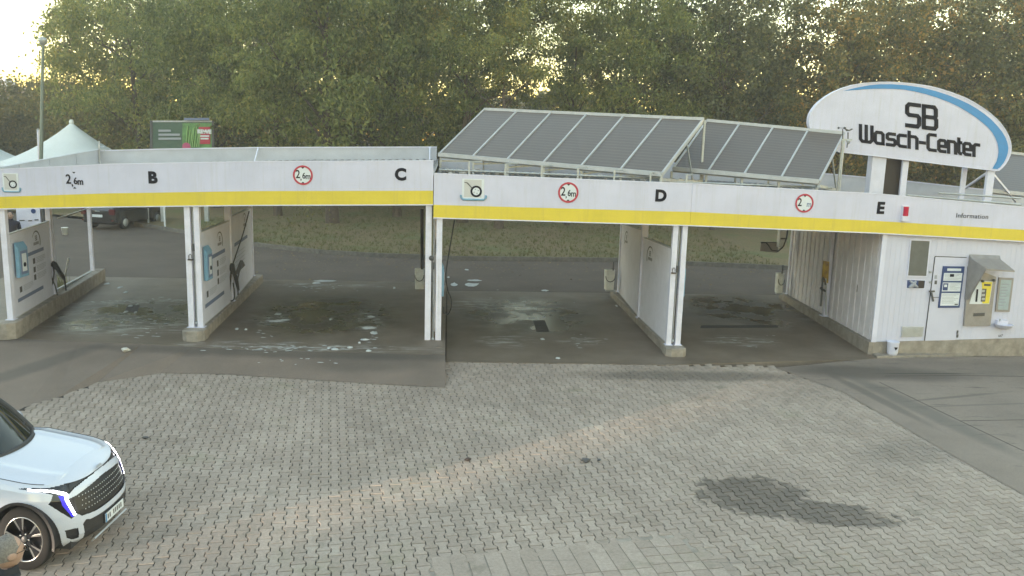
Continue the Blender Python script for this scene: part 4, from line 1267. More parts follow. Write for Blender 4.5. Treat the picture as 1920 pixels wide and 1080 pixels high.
def control_box(x, y, z, label):
    t = thing('control_box', label, 'control box', 'pale blue control boxes at the bay walls')
    MB().span((x, y - .19, z), (x + .075, y + .19, z + .62)).build('casing', M_LBLUE, t)
    MB().hexa([Vector((x, y - .19, z + .62)), Vector((x + .075, y - .19, z + .62)), Vector((x, y - .19, z + .74))], (0, .38, 0)).build('sloped_top', M_LBLUE, t)
    MB().span((x + .075, y - .13, z + .06), (x + .083, y + .15, z + .56)).build('front_frame', M_SLATE, t)
    MB().span((x + .083, y - .08, z + .12), (x + .087, y + .10, z + .50)).build('display', M_PAPER, t)
    MB().lathe([(.001, .012), (.045, .012), (.05, 0)], (x + .087, y + .01, z + .26), 'X', 14).build('button', M_BLACK, t)
    return t
qz = at(30, 518, .42).z
control_box(XA0 + .06, .40, at(27, 518, .4).z, 'pale blue control box on the bay wall at the far left')
control_box(XB0 + .12, .42, at(389, 524, .42).z, 'pale blue control box on the bay wall between bays B and C')
control_box(at(824, 552, .35).x + .02, .30, at(831, 552, .35).z, 'pale blue control box seen edge-on right of the posts between C and D')
control_box(at(1271, 552, .3).x + .02, .30, at(1280, 553, .3).z, 'blue control box edge-on right of the posts between bays D and E')

def lance(par_label, x, y, z0, pts_hose, stick, nm='wash_lance', grp='wash lances and hoses hung on the bay posts', stickm=M_DGREY):
    t = thing(nm, par_label, 'wash lance', grp)
    for ln in pts_hose: MB().tube(ln, .016, 6).build('hose', M_DARK, t)
    MB().tube(stick, [.02] * (len(stick) - 1) + [.028], 8).build('stick', stickm, t)
    return t
Y1 = 2.75
P = lambda px, py, Y=Y1: at(px, py, Y)
def arc(pts, Y=Y1):
    v = [P(*q, Y) for q in pts]; out = []
    for i in range(len(v) - 1):
        p0, p1, p2, p3 = v[max(i - 1, 0)], v[i], v[i + 1], v[min(i + 2, len(v) - 1)]
        for k in range(5):
            s_ = k / 5
            out.append(.5 * ((2 * p1) + (p2 - p0) * s_ + (2 * p0 - 5 * p1 + 4 * p2 - p3) * s_ ** 2 + (3 * p1 - p0 - 3 * p2 + p3) * s_ ** 3))
    return out + [v[-1]]
t = lance('black hose looped on the middle post of the far left bay wall with silver lance', 0, 0, 0,
      [arc([(97, 493), (94, 505), (97, 521), (103, 535), (107, 550), (108.5, 560)]), arc([(97, 493), (101, 508), (100, 524), (96.5, 538), (95.5, 552), (99, 556)])],
      [P(120, 525, 3.2), P(129, 484, 3.2)], stickm=M_GALV)
MB().hexa([P(94, 497), P(98, 490), P(104, 493), P(111, 505), P(119, 518), P(121, 526), P(117, 524), P(104, 506), P(97, 500)], (0, .07, 0)).build('brush_head', M_DARK, t)
MB().tube([P(120, 520, 3.2), P(124, 545, 3.2)], .02, 6).build('lance_tip', M_DARK, t)
t = lance('black hose and brush hung on the middle post between bays B and C', 0, 0, 0,
      [arc([(467, 396), (456, 437), (445, 470), (435, 500)], 2.9), arc([(434, 505), (430, 530), (425, 555), (424, 563)]), arc([(434, 505), (431, 545), (430, 562), (437, 563), (440, 553), (437, 530)]), arc([(434, 500), (441, 520), (446, 545), (446, 553)])],
      [P(444, 532, 3.3), P(452, 488, 3.3)])
MB().hexa([P(429, 503), P(432, 494), P(438, 495), P(440, 506), P(446, 528), P(448, 545), P(445, 545), P(437, 517), P(431, 507)], (0, .07, 0)).build('brush_head', M_DARK, t)
MB().hexa([P(441, 512, 3.3), P(449, 490, 3.3), P(454, 488, 3.3), P(459, 498, 3.3), P(451, 506, 3.3), P(447, 515, 3.3)], (0, .05, 0)).build('brush', M_DGREY, t)
t = lance('thin black hose hanging down at the left of bay D', 0, 0, 0, [arc([(852, 413), (846, 450), (840, 485), (836, 520), (840, 545), (846, 562), (845, 580), (838, 590), (833, 580)], 2.2)], [at(832, 575, 2.2), at(834, 588, 2.2)])
t = thing('lance_holder', 'rusty yellow holder with wash lances on the middle post of bay E', 'lance holder')
M_RUST = mat('rusty_yellow', (.50, .34, .03), .7, c2=(.13, .06, .02), scale=11)
MB().hexa([P(1541, 528), P(1553, 531), P(1555, 491), P(1544, 489)], (0, .03, 0)).build('plate', M_RUST, t)
MB().tube([P(1539, 574), P(1543, 520)], .025, 6).build('lance', M_DGREY, t)
MB().tube([P(1549, 590), P(1548, 522)], .022, 6).build('lance', M_GALV, t)
MB().tube([P(1538, 540), P(1548, 546)], .03, 6).build('trigger_grip', M_DARK, t)
MB().tube([P(1543, 520), P(1547, 526), P(1548, 534)], .025, 6).build('nozzle_cap', M_DARK, t)

# drain grate, channel and floor litter
t = thing('drain_grate', 'dark slotted drain grate in the floor of bay D', 'drain grate')
qd = [gz(*p, G + .016) for p in ((1006, 622), (1030, 622), (1021.5, 600.5), (999.5, 600.5))]
MB().hexa(qd, (0, 0, -.02)).build('frame', M_DARK, t)
for k in range(7):
    f0 = (k + .2) / 7; f1 = (k + .75) / 7
    MB().hexa([qd[0].lerp(qd[3], f0) + Vector((.02, 0, .004)), qd[1].lerp(qd[2], f0) + Vector((-.02, 0, .004)), qd[1].lerp(qd[2], f1) + Vector((-.02, 0, .004)), qd[0].lerp(qd[3], f1) + Vector((.02, 0, .004))], (0, 0, -.006)).build('bar', M_BROWN, t)
t = thing('drain_channel', 'long narrow dark drain channel across the floor of bay E', 'drain channel')
qd = [gz(*p, G + .016) for p in ((1313, 615), (1459, 614), (1457, 609.5), (1315, 610))]
MB().hexa(qd, (0, 0, -.02)).build('cover', M_BROWN, t)
MB().bar((qd[0] + qd[3]) / 2, (qd[1] + qd[2]) / 2, .03, .012).build('slot', M_DARK, t)
t = thing('drain_grate', 'small dark drain grate with foam around it in the floor of bay B', 'drain grate')
qd = [gz(*p, .006) for p in ((233, 585), (258, 585), (262, 571), (240, 571))]
MB().hexa(qd, (0, 0, -.02)).build('frame', M_DARK, t)
for k in range(4): MB().bar(qd[0].lerp(qd[3], (k + .5) / 4), qd[1].lerp(qd[2], (k + .5) / 4), .05, .012).build('bar', M_BROWN, t)
M_FOAM = mat('wash_foam', (.48, .50, .50), .5, var=.15, scale=12)
def blob(b, c, rx, ry, h=.016, rot=0.0):
    n = rng.randint(9, 14)
    ring = []
    for k in range(n):
        a = 2 * math.pi * k / n
        r = rng.uniform(.6, 1.15)
        x, y = rx * r * math.cos(a), ry * r * math.sin(a)
        ring.append(Vector((c.x + x * math.cos(rot) - y * math.sin(rot), c.y + x * math.sin(rot) + y * math.cos(rot), c.z + .001)))
    inner = [q.lerp(Vector(c), .35) + Vector((0, 0, h * rng.uniform(.7, 1.2))) for q in ring]
    top = Vector(c) + Vector((0, 0, h * 1.25))
    b.add(ring + inner + [top], [(i, (i + 1) % n, (i + 1) % n + n, i + n) for i in range(n)] + [(i + n, (i + 1) % n + n, 2 * n) for i in range(n)], True)
b = MB()
for (px, py, wpx, hpx, z) in ((609, 527, 44, 3.2, 0), (594, 531, 18, 5, 0), (888, 526, 32, 2.8, G), (886, 534, 30, 7, G), (851, 533, 14, 7, G), (875, 506, 10, 2, G), (1022, 545, 14, 3, G), (841, 520, 5, 3, G),
        (520, 589, 14, 4.5, 0), (517, 602, 36, 4, 0), (535, 600, 20, 3, 0), (628, 655, 18, 4, 0), (656, 652, 12, 3.5, 0), (690, 658, 12, 4, 0), (617, 653, 8, 3, 0), (674, 643, 6, 2.5, 0), (683, 637, 20, 3, 0), (692, 615, 28, 4.5, 0), (701, 624, 18, 6, 0), (696, 594, 14, 3, 0), (444, 617, 9, 3, 0), (461, 618, 7, 2.5, 0), (620, 599, 6, 4, 0), (739, 540, 5, 4, 0),
        (245, 574, 9, 2.5, 0), (257, 571, 5, 2.5, 0), (236, 585, 7, 3, 0), (254, 586, 5, 2.5, 0), (201, 532, 9, 3, 0), (225, 539, 8, 3, 0), (236, 548, 6, 3, 0), (1046, 672, 9, 3, G), (1020, 594, 8, 3, G), (1000, 597, 22, 2.5, G), (1017, 636, 9, 4, G), (1156, 574, 4, 3, G)):
    c = gz(px, py, z + (.004 if z == 0 else .013))
    dist = (c - CAM).length
    blob(b, c, wpx / 2 * dist / FPX, hpx / 2 * dist / FPX / abs((c - CAM).z / dist), .02)
for (px, py, dx, dy, n_b, z) in ((215, 566, 60, 3, 26, 0), (310, 562, 35, 3, 16, 0), (520, 654, 95, 5, 42, 0), (270, 612, 70, 18, 36, 0), (600, 540, 60, 5, 22, 0), (700, 600, 14, 35, 14, 0), (500, 612, 16, 30, 10, 0), (570, 672, 60, 8, 12, -.08), (960, 575, 60, 30, 14, G), (1090, 642, 30, 14, 12, G), (1400, 640, 40, 10, 10, G)):
    for _ in range(n_b):
        c = gz(px + rng.gauss(0, dx / 1.6), py + rng.gauss(0, dy / 1.6), z + (.005 if z > G + .01 else .014))
        s_ = rng.uniform(.006, .028)
        blob(b, c, s_ * rng.uniform(1.2, 4), s_, .005, rng.uniform(-.3, .3))
tag(b.build('wash_foam', M_FOAM), kind='stuff')
# loose paper and small litter
M_LITTER = mat('white_litter', (.6, .58, .52), .7, var=.3, scale=20)
def crumple(px, py, z, s_, label, m=M_LITTER, cat='litter'):
    c = gz(px, py, z)
    r2 = random.Random(px)
    vv = [(c.x + p[0] * s_ * r2.uniform(.5, 1.5), c.y + p[1] * s_ * r2.uniform(.5, 1.5), c.z + s_ * .55 + p[2] * s_ * .6 * r2.uniform(.6, 1.2)) for p in ico]
    o = MB().add(vv, icf).build('crumpled_paper' if m is M_LITTER else 'litter_scrap', m)
    return tag(o, label, cat)
crumple(235, 660, -.05, .10, 'crumpled pale paper on the wet asphalt in front of bay B')
crumple(1100, 867, G, .07, 'dark scrap lying alone in the middle of the paving', M_DGREY)
crumple(1123, 864, G, .03, 'tiny dark scrap just right of the larger dark scrap', M_DGREY)
crumple(877, 864, G, .045, 'small dark brown scrap on the paving left of centre', M_BROWN)
crumple(273, 824, G, .05, 'small dark scrap on the paving just right of the white car bonnet', M_DGREY)

# ------------------------------------------------------------------ beyond the bays
M_CANVAS = mat('tent_canvas', (.66, .70, .70), .7, var=.05, scale=1)
def tent(px, pyk, half_px, py_eave, Y, label):
    pk = at(px, pyk, Y)
    hw = half_px * (Y - CAM.y) / FPX
    ze = at(px, py_eave, Y).z
    t = thing('pagoda_tent', label, 'tent', 'white pagoda tents behind the wash bays')
    t.location = (pk.x, Y, G)
    b = MB(); prof = []
    n = 9
    for i in range(n + 1):
        s_ = i / n
        prof.append((hw * s_ + .06, (pk.z - G) - (pk.z - ze) * (1 - (1 - s_) ** 1.35)))
    m_ = 16
    for r, z in prof:
        for k in range(m_):
            a = 2 * math.pi * (k + .5) / m_
            q_ = max(abs(math.cos(a)), abs(math.sin(a)))
            mix_ = r / (hw + .06)
            rr = r * ((1 - mix_) + mix_ / q_)
            b.v.append((rr * math.cos(a), rr * math.sin(a), z))
    for i in range(n):
        for k in range(m_): b.f.append((i * m_ + k, (i + 1) * m_ + k, (i + 1) * m_ + (k + 1) % m_, i * m_ + (k + 1) % m_)); b.sm.append(True)
    b.build('roof_canvas', M_CANVAS, t)
    zk = pk.z - G
    MB().lathe([(.001, .22), (.08, .20), (.12, .1), (.13, 0), (.09, -.1)], (0, 0, zk), 'Z', 14).build('peak_cap', M_CANVAS, t)
    ve = prof[-1][1]
    for s0, s1 in (((-hw, -hw), (hw, -hw)), ((hw, -hw), (hw, hw)), ((hw, hw), (-hw, hw)), ((-hw, hw), (-hw, -hw))):
        MB().add([(s0[0], s0[1], ve), (s1[0], s1[1], ve), (s1[0], s1[1], ve - .3), (s0[0], s0[1], ve - .3)], [(0, 1, 2, 3)]).build('valance', M_CANVAS, t)
    for sx in (-1, 1):
        for sy in (-1, 1): MB().span((sx * hw - .05, sy * hw - .05, 0), (sx * hw + .05, sy * hw + .05, ve)).build('leg', M_ALU, t)
tent(134, 231, 110, 309, 33, 'white pagoda tent with rounded peak behind the left end of the canopy')
tent(-75, 236, 104, 308, 34, 'white tent cut by the left edge of the picture')
t = thing('lamp_post', 'tall green grey lamp post rising beside the peaked tent', 'lamp post')
a = at(77, 300, 22); tp = at(80.5, 84, 22)
MB().tube([(a.x, 22, G), (a.x, 22, G + 1.0), Vector((a.x, 22, a.z)), tp], [.11, .09, .085, .06], 10).build('pole', mat('lamp_post_paint', (.17, .21, .19), .5, .3), t)
MB().lathe([(.001, .35), (.16, .30), (.2, .18), (.09, -.02), (.001, -.05)], tp, 'Z', 12).build('lamp_head', M_GALV, t)
t = thing('white_pole', 'short white pole standing left of the green grey lamp post', 'pole')
a = at(71.5, 300, 24); tp = at(72, 244, 24)
MB().tube([(a.x, 24, G), (tp.x, 24, tp.z)], .075, 10).build('shaft', M_WHITE2, t)
MB().lathe([(.08, 0), (.09, .03), (.001, .08)], (tp.x, 24, tp.z), 'Z', 10).build('cap', M_GALV, t)

# billboard
t = thing('billboard', 'green billboard with red REWE square among the trees behind the left roof', 'billboard')
YB = 24.5
def bq(x0, y0, x1, y1, dy, nm, m): return face(t, nm, [(x0, y1), (x1, y1), (x1, y0), (x0, y0)], YB - dy, .02, m)
M_DGREEN = mat('dark_green_print', (.055, .105, .075), .5, var=.1)
M_GREEN = mat('leaf_green_print', (.11, .25, .085), .5, var=.35, scale=3)
M_PINK = mat('pink_print', (.42, .06, .16), .5)
bq(286, 229, 397, 300, 0, 'board', M_DGREEN)
bq(342, 231, 397, 300, .03, 'green_picture', M_GREEN)
for k in range(7): MB().bar(at(349 + k * 4, 276, YB - .07), at(352 + k * 4 + (k % 3), 236 + (k * 7) % 9, YB - .07), .09, .05).build('stalk_print', mat('stalk_print', (.20 + .03 * (k % 3), .36, .13), .5) if k < 1 else bpy.data.materials['stalk_print'], t)
bq(372.5, 238, 394, 270, .08, 'red_sign', M_RED)
o = link('brand_lettering', text_mesh('REWE', .25, .02, 'brand_lettering', M_PAPER, ext=.01), t); o.location = at(383, 247, YB - .12); o.rotation_euler = (R(90), 0, 0)
for k, (x0, x1) in enumerate(((375, 392), (376, 391))):
    bq(x0, 253.5 + k * 5, x1, 256.5 + k * 5, .11, 'text_line_print', M_PAPER)
for k, (x0, x1) in enumerate(((297, 320), (297, 337), (297, 339))): bq(x0, 243 + k * 7.5, x1, 247 + k * 7.5, .04, 'text_line_print', M_GREYP)
MB().disc(at(349.5, 275, YB - .12), .2).build('pink_dot', M_PINK, t)
bq(345, 221, 392, 225.5, .2, 'lamp_rail', M_SLATE)
bq(281, 226, 286, 305, .05, 'frame', M_DGREY); bq(397, 226, 401, 305, .05, 'frame', M_DGREY); bq(286, 226, 397, 229, .05, 'frame', M_ALU)
for px in (300, 383):
    a = at(px, 300, YB + .1); MB().span((a.x - .1, YB + .1, G), (a.x + .1, YB + .3, a.z)).build('leg', M_GALV, t)

# dark parked car seen from behind
M_CARD = mat('dark_car_paint', (.035, .033, .036), .25, .3, coat=.6)
M_GLASSD = mat('tinted_glass', (.02, .022, .025), .08)
def parked_car(cx, cy, rot):
    t = thing('parked_car', 'dark parked car seen from behind through bay B', 'car')
    t.location = (cx, cy, G); t.rotation_euler = (0, 0, R(rot))
    # sections along y (rear at 0): half width, z low, z belt, half roof width, z roof
    secs = [(-.02, .70, .45, .85, .62, .9), (.08, .84, .28, .92, .68, 1.1), (.35, .88, .22, .95, .66, 1.38), (.8, .89, .2, .96, .62, 1.46), (1.9, .89, .2, .95, .60, 1.47), (2.5, .89, .2, .95, .58, 1.36), (3.1, .88, .2, .93, .70, 1.0), (4.0, .84, .22, .78, .60, .80), (4.25, .70, .35, .6, .5, .62)]
    b = MB()
    for y, hw, zl, zbt, rw, zr_ in secs:
        half = [(.55 * hw, zl), (hw, zl + .12), (hw, zbt - .12), (hw * .97, zbt), (rw + .04, zr_ - .06), (rw - .12, zr_)]
        b.v += [(x, y, z) for x, z in half] + [(-x, y, z) for x, z in reversed(half)]
    n = 12
    for i in range(len(secs) - 1):
        for k in range(n): b.f.append((i * n + k, i * n + (k + 1) % n, (i + 1) * n + (k + 1) % n, (i + 1) * n + k)); b.sm.append(False)
    b.f += [tuple(range(n)), tuple(reversed(range(n * 8, n * 9)))]; b.sm += [False, False]
    b.build('body', M_CARD, t)
    MB().add([(-.56, .12, 1.0), (.56, .12, 1.0), (.50, .36, 1.36), (-.50, .36, 1.36)], [(0, 1, 2, 3)]).build('rear_window', M_GLASSD, t)
    for s_ in (-1, 1):
        MB().add([(s_ * .90, .5, .98), (s_ * .90, 2.6, .97), (s_ * .66, 2.2, 1.38), (s_ * .68, .6, 1.38)], [(0, 1, 2, 3)]).build('side_window', M_GLASSD, t)
        MB().span((s_ * .60, -.03, .72), (s_ * .84, .1, .98)).build('tail_light', mat('tail_lamp', (.09, .012, .015), .25) if s_ < 0 else bpy.data.materials['tail_lamp'], t)
        MB().span((s_ * .55, -.045, .42), (s_ * .80, .0, .48)).build('reflector', bpy.data.materials['tail_lamp'], t)
        for y in (.75, 3.35):
            wv_ = MB().lathe([(.001, -.1), (.2, -.1), (.31, -.09), (.32, 0), (.31, .09), (.2, .1), (.001, .1)], (s_ * .80, y, .32), 'X', 20)
            wo = wv_.build('wheel', M_DARK, t)
            MB().lathe([(.001, .02 * s_), (.19, .0), (.2, -.02 * s_)], (s_ * .905, y, .32), 'X', 16).build('rim', M_GALV, wo)
    MB().span((-.26, -.05, .60), (.26, -.03, .72)).build('number_plate', M_PAPER, t)
    MB().span((-.7, -.06, .35), (.7, .05, .52)).build('bumper', M_CARD, t)
    MB().span((-.12, -.035, .86), (.12, -.02, .89)).build('trim_bar', M_GALV, t)
    return t
qd = gz(187, 431, G)
parked_car(qd.x - .05, qd.y, -14)
t = thing('bucket', 'pale bucket standing on the rear road behind the far left bay wall', 'bucket')
qd = gz(122, 440, G)
MB().lathe([(.001, 0), (.10, 0), (.135, .30), (.145, .30), (.145, .325), (.125, .32), (.095, .03), (.001, .03)], qd, 'Z', 16).build('pail', M_BIN, t)
MB().tube([qd + Vector((.14 * math.cos(a), -.02, .31 + .03 - .12 * math.sin(a))) for a in [math.pi * k / 8 for k in range(9)]], .008, 5).build('handle', M_GALV, t)
for px, pb, hh, lb in ((309.5, 426, 1.5, 'taller thin white marker post on the lawn edge behind bay B'), (278.5, 419, .72, 'shorter thin grey marker post on the lawn edge behind bay B')):
    t = thing('marker_post', lb, 'post', 'marker posts along the lawn edge')
    qd = gz(px, pb, G + .1)
    MB().span((qd.x - .035, qd.y - .035, G), (qd.x + .035, qd.y + .035, G + .1 + hh)).build('shaft', M_PAPER if hh > 1 else M_GALV, t)
    MB().lathe([(.05, 0), (.055, .02), (.001, .05)], (qd.x, qd.y, G + .1 + hh), 'Z', 8).build('cap', M_GALV, t)
# white cabinet and far building at the left edge
t = thing('vacuum_cabinet', 'tall white cabinet with dark round disc and dark slots behind the far left wall', 'cabinet')
Y = 9.0
a, c = at(34, 445, Y), at(74, 385, Y)
MB().span((a.x, Y, G), (c.x, Y + .5, c.z + .3)).build('casing', M_WHITE2, t)
MB().disc(at(62.5, 396, Y - .01), .075, 20).build('round_disc', M_NAVY, t)
for x0, x1, yy in ((36.5, 46, 413.5), (53, 60, 414), (65, 72, 412.5)):
    MB().bar(at(x0, yy, Y - .01), at(x1, yy - .5, Y - .01), .02, .03).build('slot', M_DGREY, t)
MB().span((c.x + .03, Y, G), (c.x + .10, Y + .1, c.z + .3)).build('hose_post', M_DGREY, t)
MB().span((c.x + .2, Y, G), (c.x + .26, Y + .1, c.z + .3)).build('hose_post', M_GALV, t)
t = thing('distant_building', 'low pinkish building with pale eaves at the far left beyond the trees', 'building')
Y = 118
a, c = at(-60, 236, Y), at(60, 175, Y)
MB().span((a.x, Y, G), (c.x, Y + 14, at(0, 196, Y).z)).build('wall', mat('pink_render', (.30, .23, .22), .8, var=.1, scale=.3), t)
rf = MB().hexa([at(-60, 186, Y - .6), at(62, 184, Y - .6), at(58, 163, Y + 5), at(-60, 165, Y + 5)], (0, .5, -.5)).build('roof', mat('pale_red_roof', (.36, .29, .27), .8, var=.1, scale=.3), t)
MB().lathe([(1.9, 0), (1.6, .7), (.9, 1.2), (.001, 1.35)], at(9, 163, Y + 5), 'Z', 14).build('roof_dome', M_GREYW, rf)
for k in range(5):
    x0 = -40 + k * 19
    face(t, 'window', [(x0, 215), (x0 + 9, 215), (x0 + 9, 202), (x0, 202)], Y - .15, .2, M_GLASSD)
face(t, 'eaves_band', [(-60, 196), (60, 193), (60, 186), (-60, 188)], Y - .3, .3, M_GREYW)

# ------------------------------------------------------------------ trees
def leaf_mat(name, stops, trans=.35):
    n = NT(name, .55)
    oi = n.N('ShaderNodeObjectInfo')
    f_ = n.math('ADD', n.math('MULTIPLY', n.geo.outputs['Random Per Island'], .55), n.math('MULTIPLY', n.noise(.55, 3), .75))
    f_ = n.math('ADD', f_, n.math('MULTIPLY', n.math('SUBTRACT', oi.outputs['Random'], .5), .28))
    f_ = n.math('SUBTRACT', f_, .15)
    c = n.ramp(f_, stops)
    n.col(c)
    tr = n.N('ShaderNodeBsdfTranslucent'); n.L(c, tr.inputs[0])
    ms = n.N('ShaderNodeMixShader'); ms.inputs[0].default_value = trans
    out = n.t.nodes['Material Output']
    n.L(n.b.outputs[0], ms.inputs[1]); n.L(tr.outputs[0], ms.inputs[2]); n.L(ms.outputs[0], out.inputs[0])
    n.b.inputs['Specular IOR Level'].default_value = .3
    return n.m
M_LF = [leaf_mat('robinia_leaf', [(0, (.075, .105, .038)), (.3, (.15, .185, .062)), (.6, (.26, .285, .088)), (.88, (.40, .36, .10)), (1, (.48, .32, .07))], .45),
        leaf_mat('dark_mixed_leaf', [(0, (.06, .066, .034)), (.35, (.115, .125, .052)), (.65, (.20, .19, .07)), (.84, (.42, .28, .08)), (1, (.60, .33, .10))], .45),
        leaf_mat('yellowing_leaf', [(0, (.10, .095, .042)), (.4, (.175, .165, .065)), (.7, (.255, .225, .08)), (.9, (.36, .25, .075)), (1, (.40, .21, .06))], .45)]
def crown_mesh(name, seed, rx, rz, nclump, nleaf, ll, lw_, m, droop=.6, hole=.0, flat=0):
    r = np.random.RandomState(seed)
    cs = []
    while len(cs) < nclump:
        q = r.uniform(-1, 1, 3)
        d = np.linalg.norm(q)
        if d > 1 or (d < .35 and r.rand() < .7): continue
        cs.append(q * [rx, rx, rz] * (1 - .12 * r.rand()))
    cs = np.array(cs)
    lob = r.uniform(-1, 1, (9, 3)); lob /= np.linalg.norm(lob, axis=1)[:, None]
    for i in range(len(cs)):
        k = np.max(lob @ (cs[i] / (np.linalg.norm(cs[i]) + 1e-6)))
        cs[i] *= .72 + .42 * max(0, k)
    N = nclump * nleaf
    csz = r.uniform(.45, 1.15, nclump)
    base = np.repeat(cs, nleaf, 0)
    off = r.normal(0, 1, (N, 3)) * np.repeat(csz, nleaf)[:, None] * [.48, .48, .36]
    off[:, 2] -= np.abs(off[:, 0] * off[:, 0] + off[:, 1] * off[:, 1]) * .35
    c = base + off
    ax = r.normal(0, 1, (N, 3)); ax[:, 2] -= droop * 2
    ax /= np.linalg.norm(ax, axis=1)[:, None]
    sd = np.cross(ax, r.normal(0, 1, (N, 3))); sd /= np.linalg.norm(sd, axis=1)[:, None] + 1e-9
    L_ = ll * r.uniform(.6, 1.4, N)[:, None]; W_ = lw_ * r.uniform(.6, 1.4, N)[:, None]
    nrm = np.cross(ax, sd)
    v = np.stack([c, c + ax * L_ * .5 + sd * W_ * .5 + nrm * W_ * .12, c + ax * L_, c + ax * L_ * .5 - sd * W_ * .5 + nrm * W_ * .12], 1).reshape(-1, 3)
    me = bpy.data.meshes.new(name)
    me.vertices.add(len(v)); me.vertices.foreach_set('co', v.astype(np.float32).ravel())
    me.loops.add(4 * N); me.loops.foreach_set('vertex_index', np.arange(4 * N, dtype=np.int32))
    me.polygons.add(N); me.polygons.foreach_set('loop_start', np.arange(0, 4 * N, 4, dtype=np.int32))
    me.polygons.foreach_set('loop_total', np.full(N, 4, dtype=np.int32))
    me.materials.append(m); me.update(calc_edges=True)
    return me
def trunk_mesh(name, seed, h, r0, spread, nb_=9, up_=.45):
    r = random.Random(seed)
    b = MB()
    pts = [Vector((0, 0, -.3))]
    x = y = 0
    for i in range(1, 8):
        x += r.uniform(-.12, .12); y += r.uniform(-.12, .12)
        pts.append(Vector((x, y, h * i / 7)))
    b.tube(pts, [r0 * 1.35] + [r0 * (1 - .82 * i / 7) for i in range(1, 8)], 9)
    for k in range(nb_):
        f0 = r.uniform(.22, .85)
        p = pts[0].lerp(pts[-1], f0)
        i0 = min(int(f0 * 7), 6); p = pts[i0].lerp(pts[i0 + 1], f0 * 7 - i0)
        a = r.uniform(0, 6.28); L_ = spread * r.uniform(.5, 1.0) * (1.1 - .5 * f0)
        q1 = p + Vector((math.cos(a) * L_ * .5, math.sin(a) * L_ * .5, L_ * up_))
        q2 = q1 + Vector((math.cos(a + r.uniform(-.5, .5)) * L_ * .5, math.sin(a) * L_ * .5, L_ * up_ * r.uniform(.3, 1.1)))
        rr = r0 * (1 - .8 * f0) * .55
        b.tube([p, q1, q2], [rr, rr * .6, rr * .18], 6)
        for _ in range(2):
            q3 = q1.lerp(q2, r.uniform(.1, .8)); b.tube([q3, q3 + Vector((r.uniform(-1, 1), r.uniform(-1, 1), r.uniform(.2, 1))) * L_ * .35], [rr * .35, rr * .1], 5)
    return b.mesh(name, M_WOODT)
CROWNS = [crown_mesh('crown', 11, 4.7, 5.9, 150, 165, .24, .095, M_LF[0]), crown_mesh('crown', 12, 4.6, 6.1, 145, 165, .23, .095, M_LF[0]),
          crown_mesh('crown', 13, 4.5, 6.1, 150, 120, .21, .125, M_LF[1], .25), crown_mesh('crown', 14, 4.4, 6.3, 140, 120, .20, .125, M_LF[1], .2),
          crown_mesh('crown', 15, 4.0, 3.7, 240, 60, .25, .16, M_LF[2], .3), crown_mesh('crown', 16, 3.4, 3.3, 170, 56, .22, .15, M_LF[1], .2)]
TRUNKS = [trunk_mesh('trunk', 5, 11.5, .30, 4.2), trunk_mesh('trunk', 6, 11.0, .22, 3.8, 11), trunk_mesh('trunk', 8, 4.0, .12, 2.4, 8), trunk_mesh('trunk', 9, 12.0, .17, 3.6, 14, .8)]
def tree(px, Y, kind, tk, zc, sc, label, szz=1.0, grp='trees behind the wash bays', ry=0.0):
    q = at(px, 300, Y)
    t = thing(('leafy_tree', 'leafy_tree', 'autumn_tree', 'autumn_tree', 'yellowing_tree', 'bush')[kind], label, 'bush' if kind == 5 else 'tree', grp)
    zg = G + max(0, (Y - 16) * .025)
    t.location = (q.x, Y, zg)
    o = link('trunk', TRUNKS[tk], t); o.rotation_euler = (0, 0, rng.uniform(0, 6)); o.scale = (sc, sc, sc * szz * 1.05)
    o = link('crown', CROWNS[kind], t); o.location = (0, 0, zc - zg); o.rotation_euler = (0, 0, ry or rng.uniform(0, 6)); o.scale = (sc, sc, sc * szz)
    return t
# front row
tree(262, 40, 1, 1, 9.4, 1.15, 'tall green tree right of the lamp post above the peaked tent')
tree(405, 31, 0, 1, 9.0, .98, 'green tree just right of the REWE billboard')
tree(520, 27, 1, 1, 8.7, .92, 'green drooping tree above the middle of the left canopy')
tree(623, 24, 0, 0, 8.9, 1.0, 'green tree whose grey trunk shows through bay C')
tree(745, 27, 1, 1, 9.1, .98, 'green drooping tree above letter C')
tree(868, 25, 0, 0, 9.6, .85, 'green tree left of the collectors with dark trunk')
tree(938, 23, 1, 0, 10.9, .74, 'tree with thick dark trunk above the left end of the collectors', .9)
tree(1068, 25, 0, 3, 10.8, .80, 'slender tree right of the bright sky gap above the collectors', .95)
tree(1175, 25, 1, 1, 8.8, .92, 'green drooping tree above the six collectors')
tree(1262, 29, 2, 3, 9.2, .95, 'dark slim tree above the right end of the six collectors')
tree(1345, 24, 3, 3, 8.0, .85, 'dark autumn tree above the four collectors')
tree(1450, 28, 2, 3, 8.2, .95, 'autumn tree between the collectors and the white sign')
tree(1568, 25, 3, 3, 8.2, .92, 'dark autumn tree above the left end of the white sign')
tree(1685, 27, 2, 3, 8.4, 1.0, 'autumn tree with orange leaves above the middle of the white sign')
tree(1795, 25, 3, 3, 8.0, .95, 'autumn tree above the right half of the white sign')
tree(1905, 26, 2, 3, 8.4, 1.05, 'autumn tree at the right edge above the kiosk roof')
tree(2010, 27, 3, 3, 8.4, 1.05, 'autumn tree just beyond the right edge')
